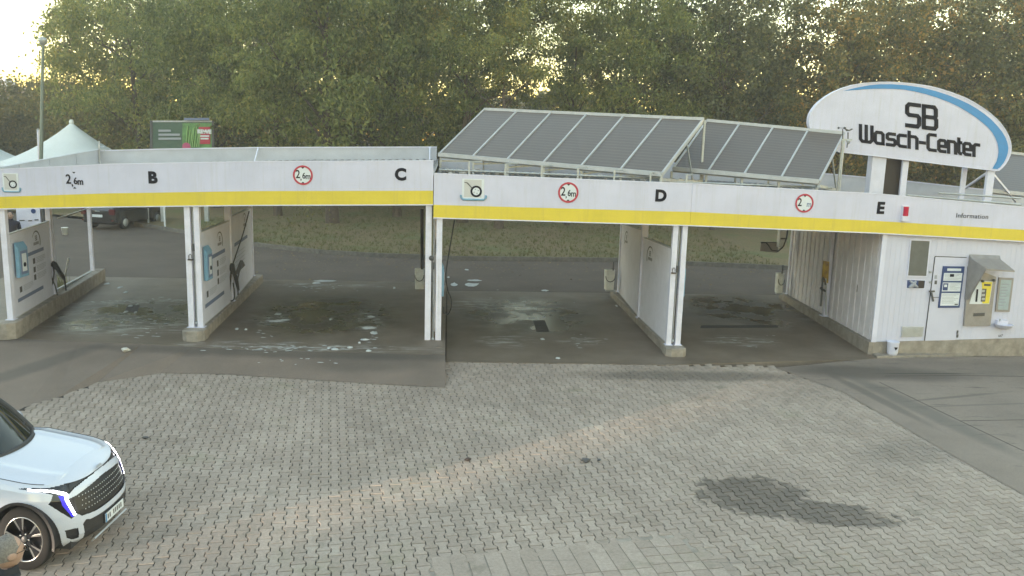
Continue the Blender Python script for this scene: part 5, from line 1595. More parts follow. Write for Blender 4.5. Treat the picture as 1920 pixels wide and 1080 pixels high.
# second row, filling most gaps but not the bright ones
tree(222, 50, 2, 1, 9.2, 1.1, 'darker tree against the sky left of the lamp post top')
tree(345, 48, 3, 1, 9.0, 1.2, 'dark tree behind the REWE billboard')
tree(470, 42, 2, 1, 9.2, 1.15, 'dark tree in the second row above the middle of the left roof')
tree(590, 40, 3, 1, 9.2, 1.15, 'dark tree in the second row behind the grey trunk tree')
tree(700, 41, 2, 1, 9.2, 1.15, 'dark tree in the second row left of letter C')
tree(820, 39, 3, 1, 9.0, 1.1, 'dark tree in the second row left of the collectors')
tree(1150, 38, 2, 1, 8.2, 1.0, 'dark tree in the second row above the collectors')
tree(1290, 40, 3, 1, 7.6, 1.05, 'dark tree in the second row above letter D')
tree(1400, 39, 2, 1, 7.4, 1.05, 'dark tree in the second row above the four collectors')
tree(1600, 39, 3, 1, 8.4, 1.1, 'dark tree in the second row above the white sign')
tree(1730, 40, 2, 1, 8.8, 1.1, 'dark tree in the second row right of the sign lettering')
tree(1860, 39, 3, 1, 8.8, 1.1, 'dark tree in the second row at the right edge')
tree(1015, 43, 2, 1, 5.0, .72, 'low dark tree below the bright sky gap above the collectors', .9)
tree(880, 42, 3, 1, 5.4, .8, 'low dark tree behind the left end of the collectors', .9)
tree(1120, 43, 3, 1, 5.2, .75, 'low dark tree right of the bright sky gap', .9)
# far wood beyond the gaps
r_ = np.random.RandomState(77)
wv = []
for k in range(9000):
    x = r_.uniform(-42, 150); hh = 11.5 + 2.2 * math.sin(x * .13) + 1.5 * math.sin(x * .31 + 1) + r_.normal(0, .5)
    z = G + hh * (1 - r_.rand() ** 1.6 * .9); y = 138 + r_.normal(0, 3)
    a = r_.normal(0, 1, 3); a /= np.linalg.norm(a); b2 = np.cross(a, r_.normal(0, 1, 3)); b2 /= np.linalg.norm(b2)
    c = np.array([x, y, z]); s2 = r_.uniform(.5, 1.1)
    wv += [tuple(c - a * s2), tuple(c + b2 * s2 * .7), tuple(c + a * s2), tuple(c - b2 * s2 * .7)]
wm = MB(); wm.v = wv; wm.f = [(4 * i, 4 * i + 1, 4 * i + 2, 4 * i + 3) for i in range(9000)]; wm.sm = [False] * 9000
tag(wm.build('far_wood', M_LF[1]), kind='stuff')
# low growth
for px, Y, zc, sc, k, lb in ((22, 56, 4.4, 1.15, 4, 'yellowing bushy tree at the far left beside the pinkish building'), (118, 52, 4.6, 1.05, 4, 'yellowing bushy tree behind the peaked tent'), (215, 46, 3.9, 1.0, 4, 'yellow brown bushy tree right of the peaked tent'), (-60, 50, 4.0, 1.1, 4, 'yellowing bushy tree beyond the left edge'), (300, 44, 3.6, .9, 4, 'yellow brown bush left of the REWE billboard')):
    tree(px, Y, k, 2, zc, sc, lb, grp='bushy trees at the left')
for px, Y, zc, sc, lb in ((470, 34, 3.6, 1.0, 'dark bush behind the rear parapet of the left roof, left of centre'), (700, 35, 3.8, 1.0, 'dark bush behind the rear parapet near letter C'), (900, 33, 3.6, .95, 'dark bush at the left end of the collectors'), (1010, 34, 4.0, .95, 'dark bush below the bright sky gap'), (1150, 33, 3.8, 1.0, 'dark bush behind the middle of the six collectors'), (1300, 32, 3.9, 1.0, 'dark bush behind the joint of the two collector rows'), (1440, 32, 4.0, 1.05, 'dark bush behind the four collectors'), (1590, 31, 3.6, 1.0, 'dark bush under the left half of the white sign'), (1720, 30, 3.4, 1.0, 'dark bush under the middle of the white sign'), (1850, 31, 3.6, 1.05, 'dark bush under the right tip of the white sign')):
    tree(px, Y, 5, 2, zc, sc, lb, grp='bushes behind the roof')
# hanging yellow twig under the canopy edge of bay C
t = thing('hanging_twig', 'small twig of yellow leaves hanging behind the canopy of bay C', 'twig')
bq_ = at(572, 393, 18)
tm = crown_mesh('leaves', 33, .42, .16, 10, 12, .13, .07, M_LF[2], .4)
o = link('leaves', tm, t); t.location = bq_
MB().tube([(.6, 0, 1.2), (.3, 0, .4), (0, 0, .0)], [.02, .012, .006], 5).build('stem', M_WOODT, t)

# fallen leaves and grass
def scatter_leaves(name, n_, region, m, smin, smax, seed):
    r = random.Random(seed); b = MB()
    while n_ > 0:
        x, y, z = region(r)
        s_ = r.uniform(smin, smax); a = r.uniform(0, 6.28); tl_ = r.uniform(-.35, .35)
        u_ = Vector((math.cos(a), math.sin(a), tl_)) * s_; v_ = Vector((-math.sin(a), math.cos(a), r.uniform(-.3, .3))) * s_ * .6
        c = Vector((x, y, z + .012))
        b.add([c - u_, c + v_, c + u_, c - v_], [(0, 1, 2, 3)])
        n_ -= 1
    return tag(b.build(name, m), kind='stuff')
M_FALL = leaf_mat('fallen_leaf', [(0, (.12, .08, .04)), (.4, (.19, .13, .06)), (.75, (.27, .20, .09)), (1, (.38, .31, .15))], .1)
def kerb_y(x):
    for a, c in zip(KERB, KERB[1:]):
        if a[0] <= x <= c[0]: return a[1] + (c[1] - a[1]) * (x - a[0]) / (c[0] - a[0])
    return KERB[-1][1]
def reg_lawn(r):
    x = r.uniform(-12, 13); d = r.random() ** 1.4 * 16
    return x, kerb_y(x) + .2 + d, G + .12 + d * .026
def reg_road(r):
    x = r.uniform(-11, 12); d = abs(r.gauss(0, 1.6)) if r.random() < .7 else r.uniform(0, 6)
    return x, max(7.6, kerb_y(x) - .1 - d), G - .012
scatter_leaves('fallen_leaves', 3600, reg_lawn, M_FALL, .03, .065, 3)
scatter_leaves('fallen_leaves', 900, reg_road, M_FALL, .03, .06, 4)
M_GRASS = leaf_mat('grass_blade', [(0, (.09, .085, .035)), (.5, (.13, .13, .05)), (1, (.17, .16, .07))], .2)
b = MB(); r = random.Random(5)
for _ in range(5200):
    x, y, z = reg_lawn(r)
    for k in range(3):
        a = r.uniform(0, 6.28); h = r.uniform(.06, .16); wdt = .02
        c = Vector((x + r.uniform(-.06, .06), y + r.uniform(-.06, .06), z - .01))
        d = Vector((math.cos(a), math.sin(a), 0))
        b.add([c - d * wdt, c + d * wdt, c + Vector((r.uniform(-.06, .06), r.uniform(-.06, .06), h))], [(0, 1, 2)])
for _ in range(260):
    q = at(r.uniform(108, 150), r.uniform(498, 530), r.uniform(4.0, 6.0))
    c = Vector((q.x - .5 + r.uniform(-.3, .3), q.y, .0)); h = r.uniform(.15, .5); d = Vector((.012, 0, 0))
    b.add([c - d, c + d, c + Vector((r.uniform(-.15, .15), r.uniform(-.15, .15), h))], [(0, 1, 2)])
tag(b.build('grass', M_GRASS), kind='stuff')

# ------------------------------------------------------------------ added unseen blockers behind the camera: two blocks, gap shaped for sun strip
M_FAC = mat('shade_block_render', (.30, .28, .25), .85, var=.1, scale=.2)
def across(u0, u1, z0, z1, d0, d1, nm, par, m):
    """u across the sun's way, d metres towards the sun from the yard"""
    o = Vector((.86, -6.05, 0))
    e = Vector((-SUN_DIR.y, SUN_DIR.x, 0))
    p = [o - SUN_DIR * d0 + e * u0, o - SUN_DIR * d0 + e * u1, o - SUN_DIR * d1 + e * u1, o - SUN_DIR * d1 + e * u0]
    return MB().hexa([Vector((q.x, q.y, z1)) for q in p], (0, 0, z0 - z1)).build(nm, m, par)
DS = 80
sl_ = math.tan(R(SUN_EL))
for u0, u1, lb in ((.72, 75, 'added unseen block behind the camera that shades the yard, northern one'), (-75, -.72, 'added unseen block behind the camera that shades the yard, southern one')):
    t = thing('shade_block', lb, 'building')
    across(u0, u1, -.6, 22, DS, DS + 12, 'wall', t, M_FAC)
    across(u0, u1, 22, 22.5, DS - .3, DS + 12.3, 'roof', t, M_DGREY)
    for k in range(5):
        for j in range(12):
            uu = (u0 + 3 + j * 6) if u0 > 0 else (u1 - 3 - j * 6)
            across(uu - .7, uu + .7, 2.5 + k * 4, 4.3 + k * 4, DS - .05, DS + .02, 'window', t, M_GLASSD)
t = thing('shade_bridge', 'added unseen bridge and sill that trim the sun gap between the blocks', 'bridge')
across(-.715, .715, (DS + 12.5) * sl_ + G, 22, DS + 2, DS + 10, 'gap_lintel', t, M_FAC)
across(-.715, .715, -.6, (DS - 1.5) * sl_ + G, DS + 2, DS + 10, 'gap_sill', t, M_FAC)

# ------------------------------------------------------------------ white car in the near left corner
M_CARW = mat('white_car_paint', (.50, .535, .63), .25, coat=.8)
M_GLOSS = mat('gloss_black', (.010, .010, .013), .12, coat=.4)
M_GRL = mat('satin_black', (.014, .014, .017), .45)
M_TRIM = mat('black_car_trim', (.025, .025, .028), .55)
M_CHROME = mat('bright_metal', (.62, .62, .62), .22, 1.0)
M_TYRE = mat('tyre_rubber', (.007, .007, .008), .9, bump=.2)
M_DRL = mat('daytime_lamp', (.9, .9, .9), .3, emit=(1, 1, 1), es=4.0)
M_VIOLET = mat('blue_fringe_glow', (.02, .015, .42), .25, emit=(.05, .03, 1.0), es=.07)  # camera colour fringe beside the lit lamp, painted as a faintly glowing blue strip
M_WSCR = mat('windscreen_glass', (.012, .017, .016), .05)
car = thing('white_car', 'white sport utility car with lit angular daytime lamp in the lower left corner', 'car')
car.location = (-4.33, -8.62, G)
car.rotation_euler = (0, 0, R(-4.5))
car.scale = (.80, .82, 1.0)
def lerpn(tab, v):
    for (a, fa), (b_, fb) in zip(tab, tab[1:]):
        if v <= b_:
            t_ = 0 if b_ == a else max(0, (v - a) / (b_ - a))
            t_ = t_ * t_ * (3 - 2 * t_) if False else t_
            return fa + (fb - fa) * t_
    return tab[-1][1]
TN = [(0, .60), (.08, .69), (.2, .735), (.42, .735), (.6, .71), (.8, .66), (.92, .61), (1, .55)]
TW = [(0, .84), (.12, .90), (.3, .935), (.55, .955), (.8, .945), (.9, .925), (.96, .895), (1, .845)]
X0, ZB_ = -.10, .20
def zt_(x): return .885 + .15 * (.56 - max(x, -.62)) - (max(0, x - .3) * .12)
def S(u, v):
    """u 0..1 round the nose from the middle to the front axle, 1..2 back along the flank; v 0..1 bottom to shoulder"""
    N, W = lerpn(TN, v), lerpn(TW, v)
    if u <= 1:
        t_ = u * math.pi / 2
        e = 2 / 2.6
        x = X0 + (N - X0) * max(0, math.cos(t_)) ** e
        y = W * max(0, math.sin(t_)) ** e
    else:
        x = X0 - (u - 1) * 3.45
        y = W - max(0, u - 1.75) * .35
    return x, y, ZB_ + (zt_(x) - ZB_) * v
us = []
k_ = 0
for i in range(110):           # spaced evenly along the outline rather than by angle
    us.append(i / 110)
def even_us(n):
    s_ = [0]; p = S(0, .5)
    for i in range(1, 401):
        q_ = S(i / 400, .5); s_.append(s_[-1] + math.hypot(q_[0] - p[0], q_[1] - p[1])); p = q_
    out = []; j = 0
    for i in range(n + 1):
        tgt = s_[-1] * i / n
        while j < 399 and s_[j + 1] < tgt: j += 1
        out.append((j + (tgt - s_[j]) / max(1e-9, s_[j + 1] - s_[j])) / 400)
    return out
US = even_us(230) + [1 + i * .0045 for i in range(1, 45)] + [1.2 + i / 50 for i in range(0, 41)]
VS = [i / 130 for i in range(131)]
SG = [[S(u, v) for v in VS] for u in US]
def inpoly(pg, x, y): return inside((x, y), pg)
# front shapes, seen from ahead: |y| across, z up
HEAD = [(.60, .885), (.675, .815), (.715, .765), (.70, .70), (.66, .56), (.72, .535), (.80, .64), (.86, .745), (.825, .79), (.80, .83), (.83, .855), (.885, .90), (.905, .925), (.89, .93), (.80, .902)]
DRL1 = [(.675, .79), (.70, .745), (.665, .565), (.688, .56), (.725, .745), (.705, .79), (.80, .862), (.885, .905), (.90, .922), (.87, .912), (.78, .876), (.675, .81)]
BLUEZ = [(.735, .745), (.69, .555), (.715, .555), (.765, .70), (.765, .80), (.705, .79)]
GRILLE = [(-.01, .795), (.40, .772), (.58, .752), (.70, .745), (.665, .58), (.60, .525), (.40, .505), (-.01, .50)]
UPPER = [(-.01, .95), (.45, .95), (.62, .90), (.68, .81), (.655, .79), (.56, .822), (.35, .842), (-.01, .850)]
LOWER = [(-.01, .44), (.50, .45), (.56, .47), (.60, .43), (.56, .25), (.50, .17), (-.01, .17)]
FOG = [(.63, .285), (.66, .41), (.78, .425), (.755, .33), (.70, .29)]
bodyf, headf, drlf, bluef, grf, lowf, fogf = [], [], [], [], [], [], []
pos = {}
for i in range(len(US) - 1):
    for j in range(len(VS) - 1):
        q4 = ((i, j), (i + 1, j), (i + 1, j + 1), (i, j + 1))
        c = [sum(SG[a][e][k] for a, e in q4) / 4 for k in range(3)]
        x, y, z = c
        if (x - 0) ** 2 + (z - .36) ** 2 < .425 ** 2 and US[i] > .55: continue
        if (x + 2.68) ** 2 + (z - .36) ** 2 < .425 ** 2 and US[i] > 1.3: continue
        if x > .05:
            if inpoly(DRL1, y, z): drlf.append(q4); continue
            if inpoly(BLUEZ, y, z): bluef.append(q4); continue
            if inpoly(HEAD, y, z): headf.append(q4); continue
            if inpoly(GRILLE, y, z): grf.append(q4); continue
            if inpoly(UPPER, y, z): grf.append(q4); continue
            if inpoly(LOWER, y, z): lowf.append(q4); continue
            if inpoly(FOG, y, z): fogf.append(q4); continue
        elif x > -3.4 and inpoly(HEAD, y, z) and US[i] < 1.05: headf.append(q4); continue
        if z < .30 and US[i] > .75: lowf.append(q4); continue
        bodyf.append(q4)
def surf(faces, off, name, m, both=True, par=car):
    b = MB(); idx = {}
    for sgn in (both if isinstance(both, tuple) else (-1, 1)):
        idx = {}
        for q4 in faces:
            ids = []
            for a, e in q4:
                if (a, e) not in idx:
                    x, y, z = SG[a][e]
                    idx[(a, e)] = len(b.v)
                    k = off
                    b.v.append((x + k * (1 if US[a] < .6 else .3), sgn * (y + k * (1 if US[a] > .4 else .3)), z))
                ids.append(idx[(a, e)])
            b.f.append(tuple(ids) if sgn > 0 else tuple(reversed(ids))); b.sm.append(True)
    return b.build(name, m, par)
surf(bodyf, 0, 'body', M_CARW)
surf(lowf, -.006, 'lower_cladding', M_TRIM)
gr = surf(grf, -.022, 'grille', M_GRL)
surf(fogf, -.02, 'air_vent', M_TRIM, (-1,))
surf(fogf, -.02, 'air_vent', M_TRIM, (1,))
for sgn in (-1, 1):
    hl = None
    for fs, off, nm, m in ((headf, -.004, 'headlight', M_GLOSS), (bluef, .0, 'blue_fringe', M_VIOLET), (drlf, .004, 'daytime_lamp', M_DRL)):
        b = MB(); idx = {}
        for q4 in fs:
            ids = []
            for a, e in q4:
                if (a, e) not in idx:
                    x, y, z = SG[a][e]; idx[(a, e)] = len(b.v); b.v.append((x + off, sgn * (y + off), z))
                ids.append(idx[(a, e)])
            b.f.append(tuple(ids) if sgn > 0 else tuple(reversed(ids))); b.sm.append(True)
        o = b.build(nm, m, hl or car)
        if hl is None: hl = o
# bright studs in the grille, number plate, badge
for row in range(4):
    for k in range(-11, 12):
        y = k * .052 + (.026 if row % 2 else 0)
        z = .575 + row * .05
        if abs(y) > .56 or not inpoly(GRILLE, abs(y), z): continue
        # nose surface at this height and width
        v = (z - ZB_) / (zt_(.6) - ZB_)
        N, W = lerpn(TN, v), lerpn(TW, v)
        sn = (abs(y) / W) ** 1.3
        x = X0 + (N - X0) * max(0, 1 - sn ** 2) ** (1 / 2.6) if sn < 1 else .3
        MB().lathe([(.001, .008), (.006, .005), (.008, 0)], (x - .016, y, z), 'X', 6).build('stud', M_GALV, gr)
MB().span((.705, -.26, .305), (.745, .26, .415)).build('number_plate_carrier', M_TRIM, car)
pl = MB().span((.744, -.255, .310), (.75, .255, .41)).build('number_plate', M_PAPER, car)
for k in range(8):
    if k == 2: continue
    MB().span((.7505, -.20 + k * .052, .335), (.752, -.172 + k * .052, .39)).build('plate_character', M_DGREY, pl)
MB().span((.7505, -.253, .312), (.752, -.222, .408)).build('plate_band', M_BLUE, pl)
MB().hexa([Vector((.573, -.07, .885)), Vector((.573, .07, .885)), Vector((.561, .06, .905)), Vector((.561, -.06, .905))], (-.006, 0, .003)).build('badge', M_GREYP, car)
# skid plate
MB().hexa([Vector((.70, -.45, .20)), Vector((.70, .45, .20)), Vector((.62, .40, .14)), Vector((.62, -.40, .14))], (-.02, 0, .01)).build('skid_plate', M_ALU, car)
# bonnet
XC = lambda y: -.50 - .33 * (abs(y) / .8) ** 2
b = MB(); rows = []
nose = [u for u in US if S(u, 1)[0] > -.90]
M_ = 40
grid = []
for u in nose:
    x, y, z = S(u, 1)
    row = []
    for k in range(M_ + 1):
        f_ = -1 + 2 * k / M_
        yy = y * f_
        w1 = min(1, max(0, y / .8))
        crown = (.045 * (1 - f_ * f_) + .018 * math.exp(-((abs(f_) - .72) / .10) ** 2) * (x < .35)) * w1
        row.append((x + .025 * (1 - f_ * f_) * (1 - u) * 0, yy, z + crown))
    grid.append(row)
vid = {}
for i in range(len(grid) - 1):
    for k in range(M_):
        q4 = [(i, k), (i + 1, k), (i + 1, k + 1), (i, k + 1)]
        cx = sum(grid[a][e][0] for a, e in q4) / 4; cy = sum(grid[a][e][1] for a, e in q4) / 4
        if cx < XC(cy): continue
        ids = []
        for a, e in q4:
            if (a, e) not in vid: vid[(a, e)] = len(b.v); b.v.append(grid[a][e])
            ids.append(vid[(a, e)])
        b.f.append(tuple(reversed(ids))); b.sm.append(True)
b.build('bonnet', M_CARW, car)
for sgn in (-1, 1):
    pts = []
    for u in US:
        x, y, z = S(u, 1)
        if -.9 < x < .25 and u > .3: pts.append((x, sgn * (y + .002), z + .001))
    MB().tube(pts[::3], .004, 5).build('bonnet_gap', M_TRIM, car)
# windscreen, pillars, roof, glass house
def line3(fn, n): return [fn(i / n) for i in range(n + 1)]
def WS(f_, t_):
    y0 = .83 * f_; x0 = XC(y0) - .01; z0 = 1.045 + .045 * (1 - f_ * f_)
    y1 = .60 * f_; x1 = -1.28 - .14 * f_ * f_; z1 = 1.56 + .05 * (1 - f_ * f_)
    bow = math.sin(t_ * math.pi) * .05
    return (x0 + (x1 - x0) * t_, y0 + (y1 - y0) * t_, z0 + (z1 - z0) * t_ + bow)
def patch(fn, n, m_, name, mm, par=car, rev=False):
    b = MB(); b.v = [fn(-1 + 2 * i / n, j / m_) for i in range(n + 1) for j in range(m_ + 1)]
    for i in range(n):
        for j in range(m_):
            q_ = (i * (m_ + 1) + j, (i + 1) * (m_ + 1) + j, (i + 1) * (m_ + 1) + j + 1, i * (m_ + 1) + j + 1)
            b.f.append(tuple(reversed(q_)) if rev else q_); b.sm.append(True)
    return b.build(name, mm, par)
ws = patch(WS, 16, 10, 'windscreen', M_WSCR, rev=True)
MB().tube([WS(-.95 + 1.9 * k / 14, .0) for k in range(15)], .035, 6).build('cowl', M_TRIM, car)
for sgn in (-1, 1):
    MB().tube([WS(sgn, k / 8) for k in range(9)], [.045] * 9, 6).build('pillar', M_CARW if sgn < 0 else M_TRIM, car)
    MB().tube([(-.62, sgn * -.1 + .15, 1.105), (-.78, sgn * .30, 1.20), (-.82, sgn * .62, 1.19)], .011, 5).build('wiper', M_TRIM, car)
def roof_f(f_, t_):
    x = -1.28 - .14 * f_ * f_ - t_ * 1.75
    return (x, .60 * f_ * (1 - .06 * t_), 1.56 + .05 * (1 - f_ * f_) + .05 * math.sin(t_ * 2.4) - .05 * t_)
patch(roof_f, 12, 10, 'roof', M_CARW, rev=True)
for sgn in (-1, 1):
    MB().add([(-.86, sgn * .855, 1.055), (-3.2, sgn * .84, 1.08), (-3.1, sgn * .58, 1.50), (-1.44, sgn * .60, 1.555)], [(0, 1, 2, 3) if sgn < 0 else (3, 2, 1, 0)]).build('side_window', M_WSCR, car)
    MB().tube([(-.9, sgn * .86, 1.05), (-3.3, sgn * .845, 1.075)], .018, 6).build('waist_trim', M_CHROME, car)
    m_o = MB()
    m_o.lathe([(.001, -.12), (.08, -.10), (.10, 0), (.08, .08), (.001, .10)], (-1.22, sgn * 1.02, 1.12), 'Y', 14)
    m_o.bar((-1.22, sgn * .86, 1.06), (-1.22, sgn * 1.0, 1.10), .06, .04)
    m_o.build('door_mirror', M_CARW, car)
    dro = MB().bar((-1.55, sgn * .955, .86), (-1.75, sgn * .955, .86), .03, .03).build('door_handle', M_CARW, car)
    MB().bar((-.75, sgn * .948, 1.0), (-.80, sgn * .95, .3), .006, .008).build('door_gap', M_TRIM, car)
    MB().bar((-1.85, sgn * .948, 1.0), (-1.85, sgn * .95, .3), .006, .008).build('door_gap', M_TRIM, car)
MB().hexa([Vector((-3.03, -.56, 1.57)), Vector((-3.03, .56, 1.57)), Vector((-3.5, .78, 1.05)), Vector((-3.5, -.78, 1.05))], (-.03, 0, 0)).build('rear_window', M_WSCR, car)
MB().hexa([Vector((-3.52, -.80, 1.06)), Vector((-3.52, .80, 1.06)), Vector((-3.56, .82, .3)), Vector((-3.56, -.82, .3))], (-.05, 0, 0)).build('tailgate', M_CARW, car)
MB().span((-3.45, -.7, .18), (.5, .7, .34)).build('underbody', M_TRIM, car)
# wheels with arch edge
def wheel(x, sgn):
    w_ = MB().lathe([(.25, -.11), (.33, -.115), (.352, -.09), (.36, -.03), (.36, .03), (.352, .09), (.33, .115), (.25, .11)], (x, sgn * .80, .36), 'Y', 40).build('tyre', M_TYRE, car)
    yo = sgn * .80 + sgn * .105
    rim = MB().lathe([(.252, 0), (.245, -.012 * sgn), (.235, -.07 * sgn), (.001, -.075 * sgn)], (x, yo, .36), 'Y', 36).build('rim', M_GLOSS, w_)
    MB().lathe([(.256, 0), (.254, .006 * sgn), (.243, .006 * sgn), (.240, 0)], (x, yo, .36), 'Y', 40).build('rim_edge', M_CHROME, w_)
    for k in range(5):
        a0 = k * 2 * math.pi / 5 + .5
        def pt(r_, da, dy): return Vector((x + r_ * math.cos(a0 + da), yo + dy * sgn, .36 + r_ * math.sin(a0 + da)))
        o = MB().hexa([pt(.05, -.5, -.02), pt(.12, -.13, -.008), pt(.243, -.23, .002), pt(.243, .23, .002), pt(.12, .13, -.008), pt(.05, .5, -.02)], (0, -.03 * sgn, 0)).build('spoke', M_GLOSS, w_)
        for s2 in (-1, 1):
            MB().hexa([pt(.10, s2 * .20, -.004), pt(.125, s2 * .10, -.004), pt(.244, s2 * .19, .006), pt(.244, s2 * .30, .006)] if s2 > 0 else [pt(.125, s2 * .10, -.004), pt(.10, s2 * .20, -.004), pt(.244, s2 * .30, .006), pt(.244, s2 * .19, .006)], (0, -.012 * sgn, 0)).build('spoke_edge', M_CHROME, w_)
        an = a0 + .63
        MB().lathe([(.001, .006 * sgn), (.011, .004 * sgn), (.012, -.004 * sgn)], (x + .062 * math.cos(an), yo - .01 * sgn, .36 + .062 * math.sin(an)), 'Y', 8).build('wheel_nut', M_CHROME, w_)
    MB().lathe([(.001, .0), (.034, -.002 * sgn), (.036, -.02 * sgn)], (x, yo - .004 * sgn, .36), 'Y', 16).build('hub_cap', M_DGREY, w_)
    n = 26
    vv = []
    for k in range(n + 1):
        a = math.pi * (k / n) * 1.16 - .25
        for r_, yy in ((.437, .962), (.40, .955), (.40, .62)):
            vv.append((x + r_ * math.cos(a), sgn * yy, .36 + r_ * math.sin(a)))
    MB().add(vv, [(k * 3 + j, k * 3 + 3 + j, k * 3 + 4 + j, k * 3 + 1 + j) for k in range(n) for j in range(2)], True).build('wheel_arch', M_TRIM, car)
for x in (0.0, -2.68):
    for sgn in (-1, 1): wheel(x, sgn)

# ------------------------------------------------------------------ people
def figure(name, label, loc, rot, joints, hair, top, trousers, skin, glasses=False, hgt=1.76):
    """one skinned body over a skeleton, plus head, hair and clothing colours by height"""
    t = thing(name, label, 'person')
    t.location = loc; t.rotation_euler = (0, 0, rot)
    V = [(0, 0, .96), (0, 0, 1.10), (0, .01, 1.27), (0, .0, 1.42), (0, 0, 1.50), (0, .012, 1.545),      # pelvis..neck
         (.10, 0, .92), (.11, .02, .50), (.11, -.01, .09), (.11, .13, .04), (-.10, 0, .92), (-.11, .01, .50), (-.11, -.02, .09), (-.11, .12, .04),
         (.19, -.01, 1.40), (.235, -.03, 1.12), (.22, .08, .88), (.215, .11, .79), (-.19, -.01, 1.40), (-.235, -.03, 1.12), (-.22, .08, .88), (-.215, .11, .79)]
    Ed = [(0, 1), (1, 2), (2, 3), (3, 4), (4, 5), (0, 6), (6, 7), (7, 8), (8, 9), (0, 10), (10, 11), (11, 12), (12, 13), (3, 14), (14, 15), (15, 16), (16, 17), (3, 18), (18, 19), (19, 20), (20, 21)]
    rad = [(.15, .11), (.145, .105), (.165, .115), (.15, .10), (.065, .062), (.055, .055), (.095, .095), (.066, .066), (.045, .05), (.045, .035), (.095, .095), (.066, .066), (.045, .05), (.045, .035),
           (.075, .075), (.05, .05), (.038, .038), (.035, .03), (.075, .075), (.05, .05), (.038, .038), (.035, .03)]
    me = bpy.data.meshes.new('body'); me.from_pydata(V, Ed, [])
    o = bpy.data.objects.new('body', me); COL.objects.link(o)
    sk = o.modifiers.new('skin', 'SKIN'); sk.use_smooth_shade = True
    ss = o.modifiers.new('sub', 'SUBSURF'); ss.levels = 2; ss.render_levels = 2
    for i, r_ in enumerate(rad): me.skin_vertices[0].data[i].radius = r_
    me.skin_vertices[0].data[0].use_root = True
    bpy.context.view_layer.update()
    nm = bpy.data.meshes.new_from_object(o.evaluated_get(bpy.context.evaluated_depsgraph_get()))
    bpy.data.objects.remove(o)
    nm.name = 'body'
    nm.materials.clear()
    for m_ in (top, trousers, skin, M_DARK): nm.materials.append(m_)
    for p in nm.polygons:
        z = p.center.z
        p.material_index = 3 if z < .085 else 1 if z < .95 and abs(p.center.x) < .19 else 2 if (z > 1.535 or (z < .86)) else 0
        p.use_smooth = True
    link('body', nm, t)
    # head
    b = MB(); n, m_ = 24, 18
    for j in range(m_ + 1):
        ph = math.pi * j / m_
        for i in range(n):
            th = 2 * math.pi * i / n
            x, y, z = math.sin(ph) * math.cos(th), math.sin(ph) * math.sin(th), math.cos(ph)
            X, Y_, Z = x * .078, y * .098, z * .122
            if z < 0: X *= 1 - .28 * z * z; Y_ = Y_ * (1 - .10 * z * z) + .012 * z * z * (y > 0)
            if y > .3:
                nose_ = math.exp(-((x / .17) ** 2)) * math.exp(-(((z + .12) / .22) ** 2)) * .022
                brow = math.exp(-(((z - .16) / .10) ** 2)) * .006 * (abs(x) < .6)
                eye = -math.exp(-(((abs(x) - .36) / .16) ** 2)) * math.exp(-(((z - .02) / .10) ** 2)) * .008
                mouth = -math.exp(-(((z + .45) / .04) ** 2)) * math.exp(-((x / .3) ** 2)) * .004
                Y_ += nose_ + brow + eye + mouth
            b.v.append((X, Y_ + .02, Z + 1.64))
    for j in range(m_):
        for i in range(n): b.f.append((j * n + i, (j + 1) * n + i, (j + 1) * n + (i + 1) % n, j * n + (i + 1) % n)); b.sm.append(True)
    hd_ = b.build('head', skin, t)
    for s_ in (-1, 1):
        MB().lathe([(.001, -.010), (.02, -.008), (.032, 0), (.022, .008), (.001, .006)], (s_ * .080, .01, 1.635), 'X', 12).build('ear', skin, hd_)
        MB().lathe([(.001, .006), (.010, .003), (.012, 0)], (s_ * .029, .112, 1.643), 'Y', 8).build('eye', M_DARK, hd_)
    if glasses:
        for s_ in (-1, 1):
            ring = [(s_ * .033 + .024 * math.cos(a), .127, 1.640 + .018 * math.sin(a)) for a in [2 * math.pi * k / 12 for k in range(13)]]
            MB().tube(ring, .0028, 5).build('glasses_rim', M_DARK, hd_)
            MB().tube([(s_ * .057, .127, 1.643), (s_ * .082, .02, 1.645)], .0025, 5).build('glasses_arm', M_DARK, hd_)
        MB().tube([(-.010, .13, 1.643), (.010, .13, 1.643)], .0025, 5).build('glasses_bridge', M_DARK, hd_)
    b = MB()
    for j in range(10):
        ph = math.pi * .60 * j / 9
        for i in range(n):
            th = 2 * math.pi * i / n
            x, y, z = math.sin(ph) * math.cos(th), math.sin(ph) * math.sin(th), math.cos(ph)
            fr = max(0, y) ** .8
            z2 = max(z, .60 * fr - .1) if y > 0 else z
            b.v.append((x * .085, y * .104 + .014 - (.012 if y > .3 else 0), z2 * .128 + 1.645 + rng.uniform(-.002, .002)))
    for j in range(9):
        for i in range(n): b.f.append((j * n + i, (j + 1) * n + i, (j + 1) * n + (i + 1) % n, j * n + (i + 1) % n)); b.sm.append(True)
    b.build('hair', hair, t)
    MB().lathe([(.085, -.03), (.076, .01), (.070, .05), (.060, .055)], (0, 0, 1.49), 'Z', 18).build('collar', top, t)
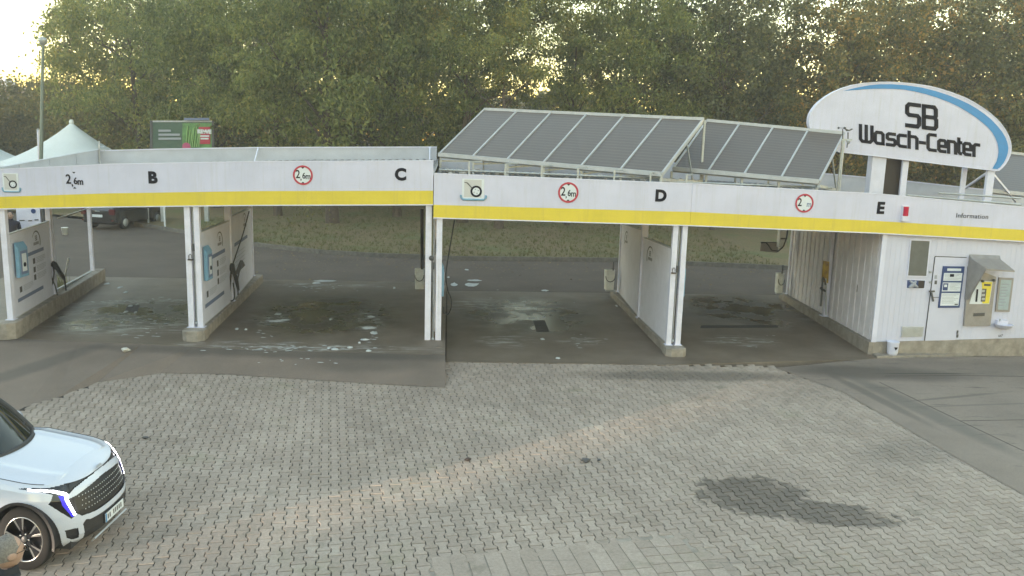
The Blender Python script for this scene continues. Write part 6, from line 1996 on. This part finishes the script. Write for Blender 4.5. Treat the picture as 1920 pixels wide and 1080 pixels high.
    for s_ in (-1, 1):
        pa_ = Vector((s_ * .215, .11, .79))
        hm = MB()
        hm.box(pa_ + Vector((0, .01, -.055)), (.03, .075, .10))
        for k in range(4):
            y0 = -.018 + k * .021
            hm.tube([pa_ + Vector((0, .01 + y0, -.10)), pa_ + Vector((-s_ * .006, .014 + y0, -.14)), pa_ + Vector((-s_ * .02, .018 + y0, -.17 - .008 * (k in (1, 2))))], [.0095, .0085, .007], 6)
        hm.tube([pa_ + Vector((0, .05, -.04)), pa_ + Vector((-s_ * .012, .075, -.075)), pa_ + Vector((-s_ * .018, .078, -.105))], [.011, .0095, .008], 6)
        hm.build('hand', skin, t)
    return t
M_SKIN = mat('skin', (.36, .24, .19), .5, var=.1, scale=30)
M_GHAIR = mat('grey_hair', (.16, .15, .14), .7, var=.4, scale=80)
M_DHAIR = mat('dark_hair', (.03, .025, .02), .7)
M_COAT = mat('dark_jacket', (.012, .014, .020), .8, var=.3, scale=30)
M_COAT2 = mat('dark_navy_coat', (.015, .015, .03), .8, var=.3, scale=30)
M_TROU = mat('dark_trousers', (.03, .03, .035), .85)
qh = gz(10, 1040, G + 1.63)
figure('person', 'grey-haired person with glasses and dark jacket in the lower left corner', (qh.x, qh.y, G), R(-40), None, M_GHAIR, M_COAT, M_TROU, M_SKIN, True)
qp = at(19, 404, 8.4)
figure('person', 'person in a dark coat standing behind the far left bay wall', (qp.x, 8.4, qp.z - 1.64), R(200), None, M_DHAIR, M_COAT2, M_TROU, M_SKIN)

# ------------------------------------------------------------------ thin scattering volume added in place of the milky lens veil
hm_ = bpy.data.materials.new('veil_air'); hm_.use_nodes = True
ht = hm_.node_tree
ht.nodes.remove(ht.nodes['Principled BSDF'])
pv = ht.nodes.new('ShaderNodeVolumePrincipled')
pv.inputs['Color'].default_value = (.99, .94, .93, 1)
pv.inputs['Density'].default_value = 0.0019
pv.inputs['Anisotropy'].default_value = 0.2
ht.links.new(pv.outputs[0], ht.nodes['Material Output'].inputs['Volume'])
hz = MB().span((-190, -150, -1.7), (150, 160, 23.2)).build('veil_haze', hm_)
tag(hz, kind='stuff')
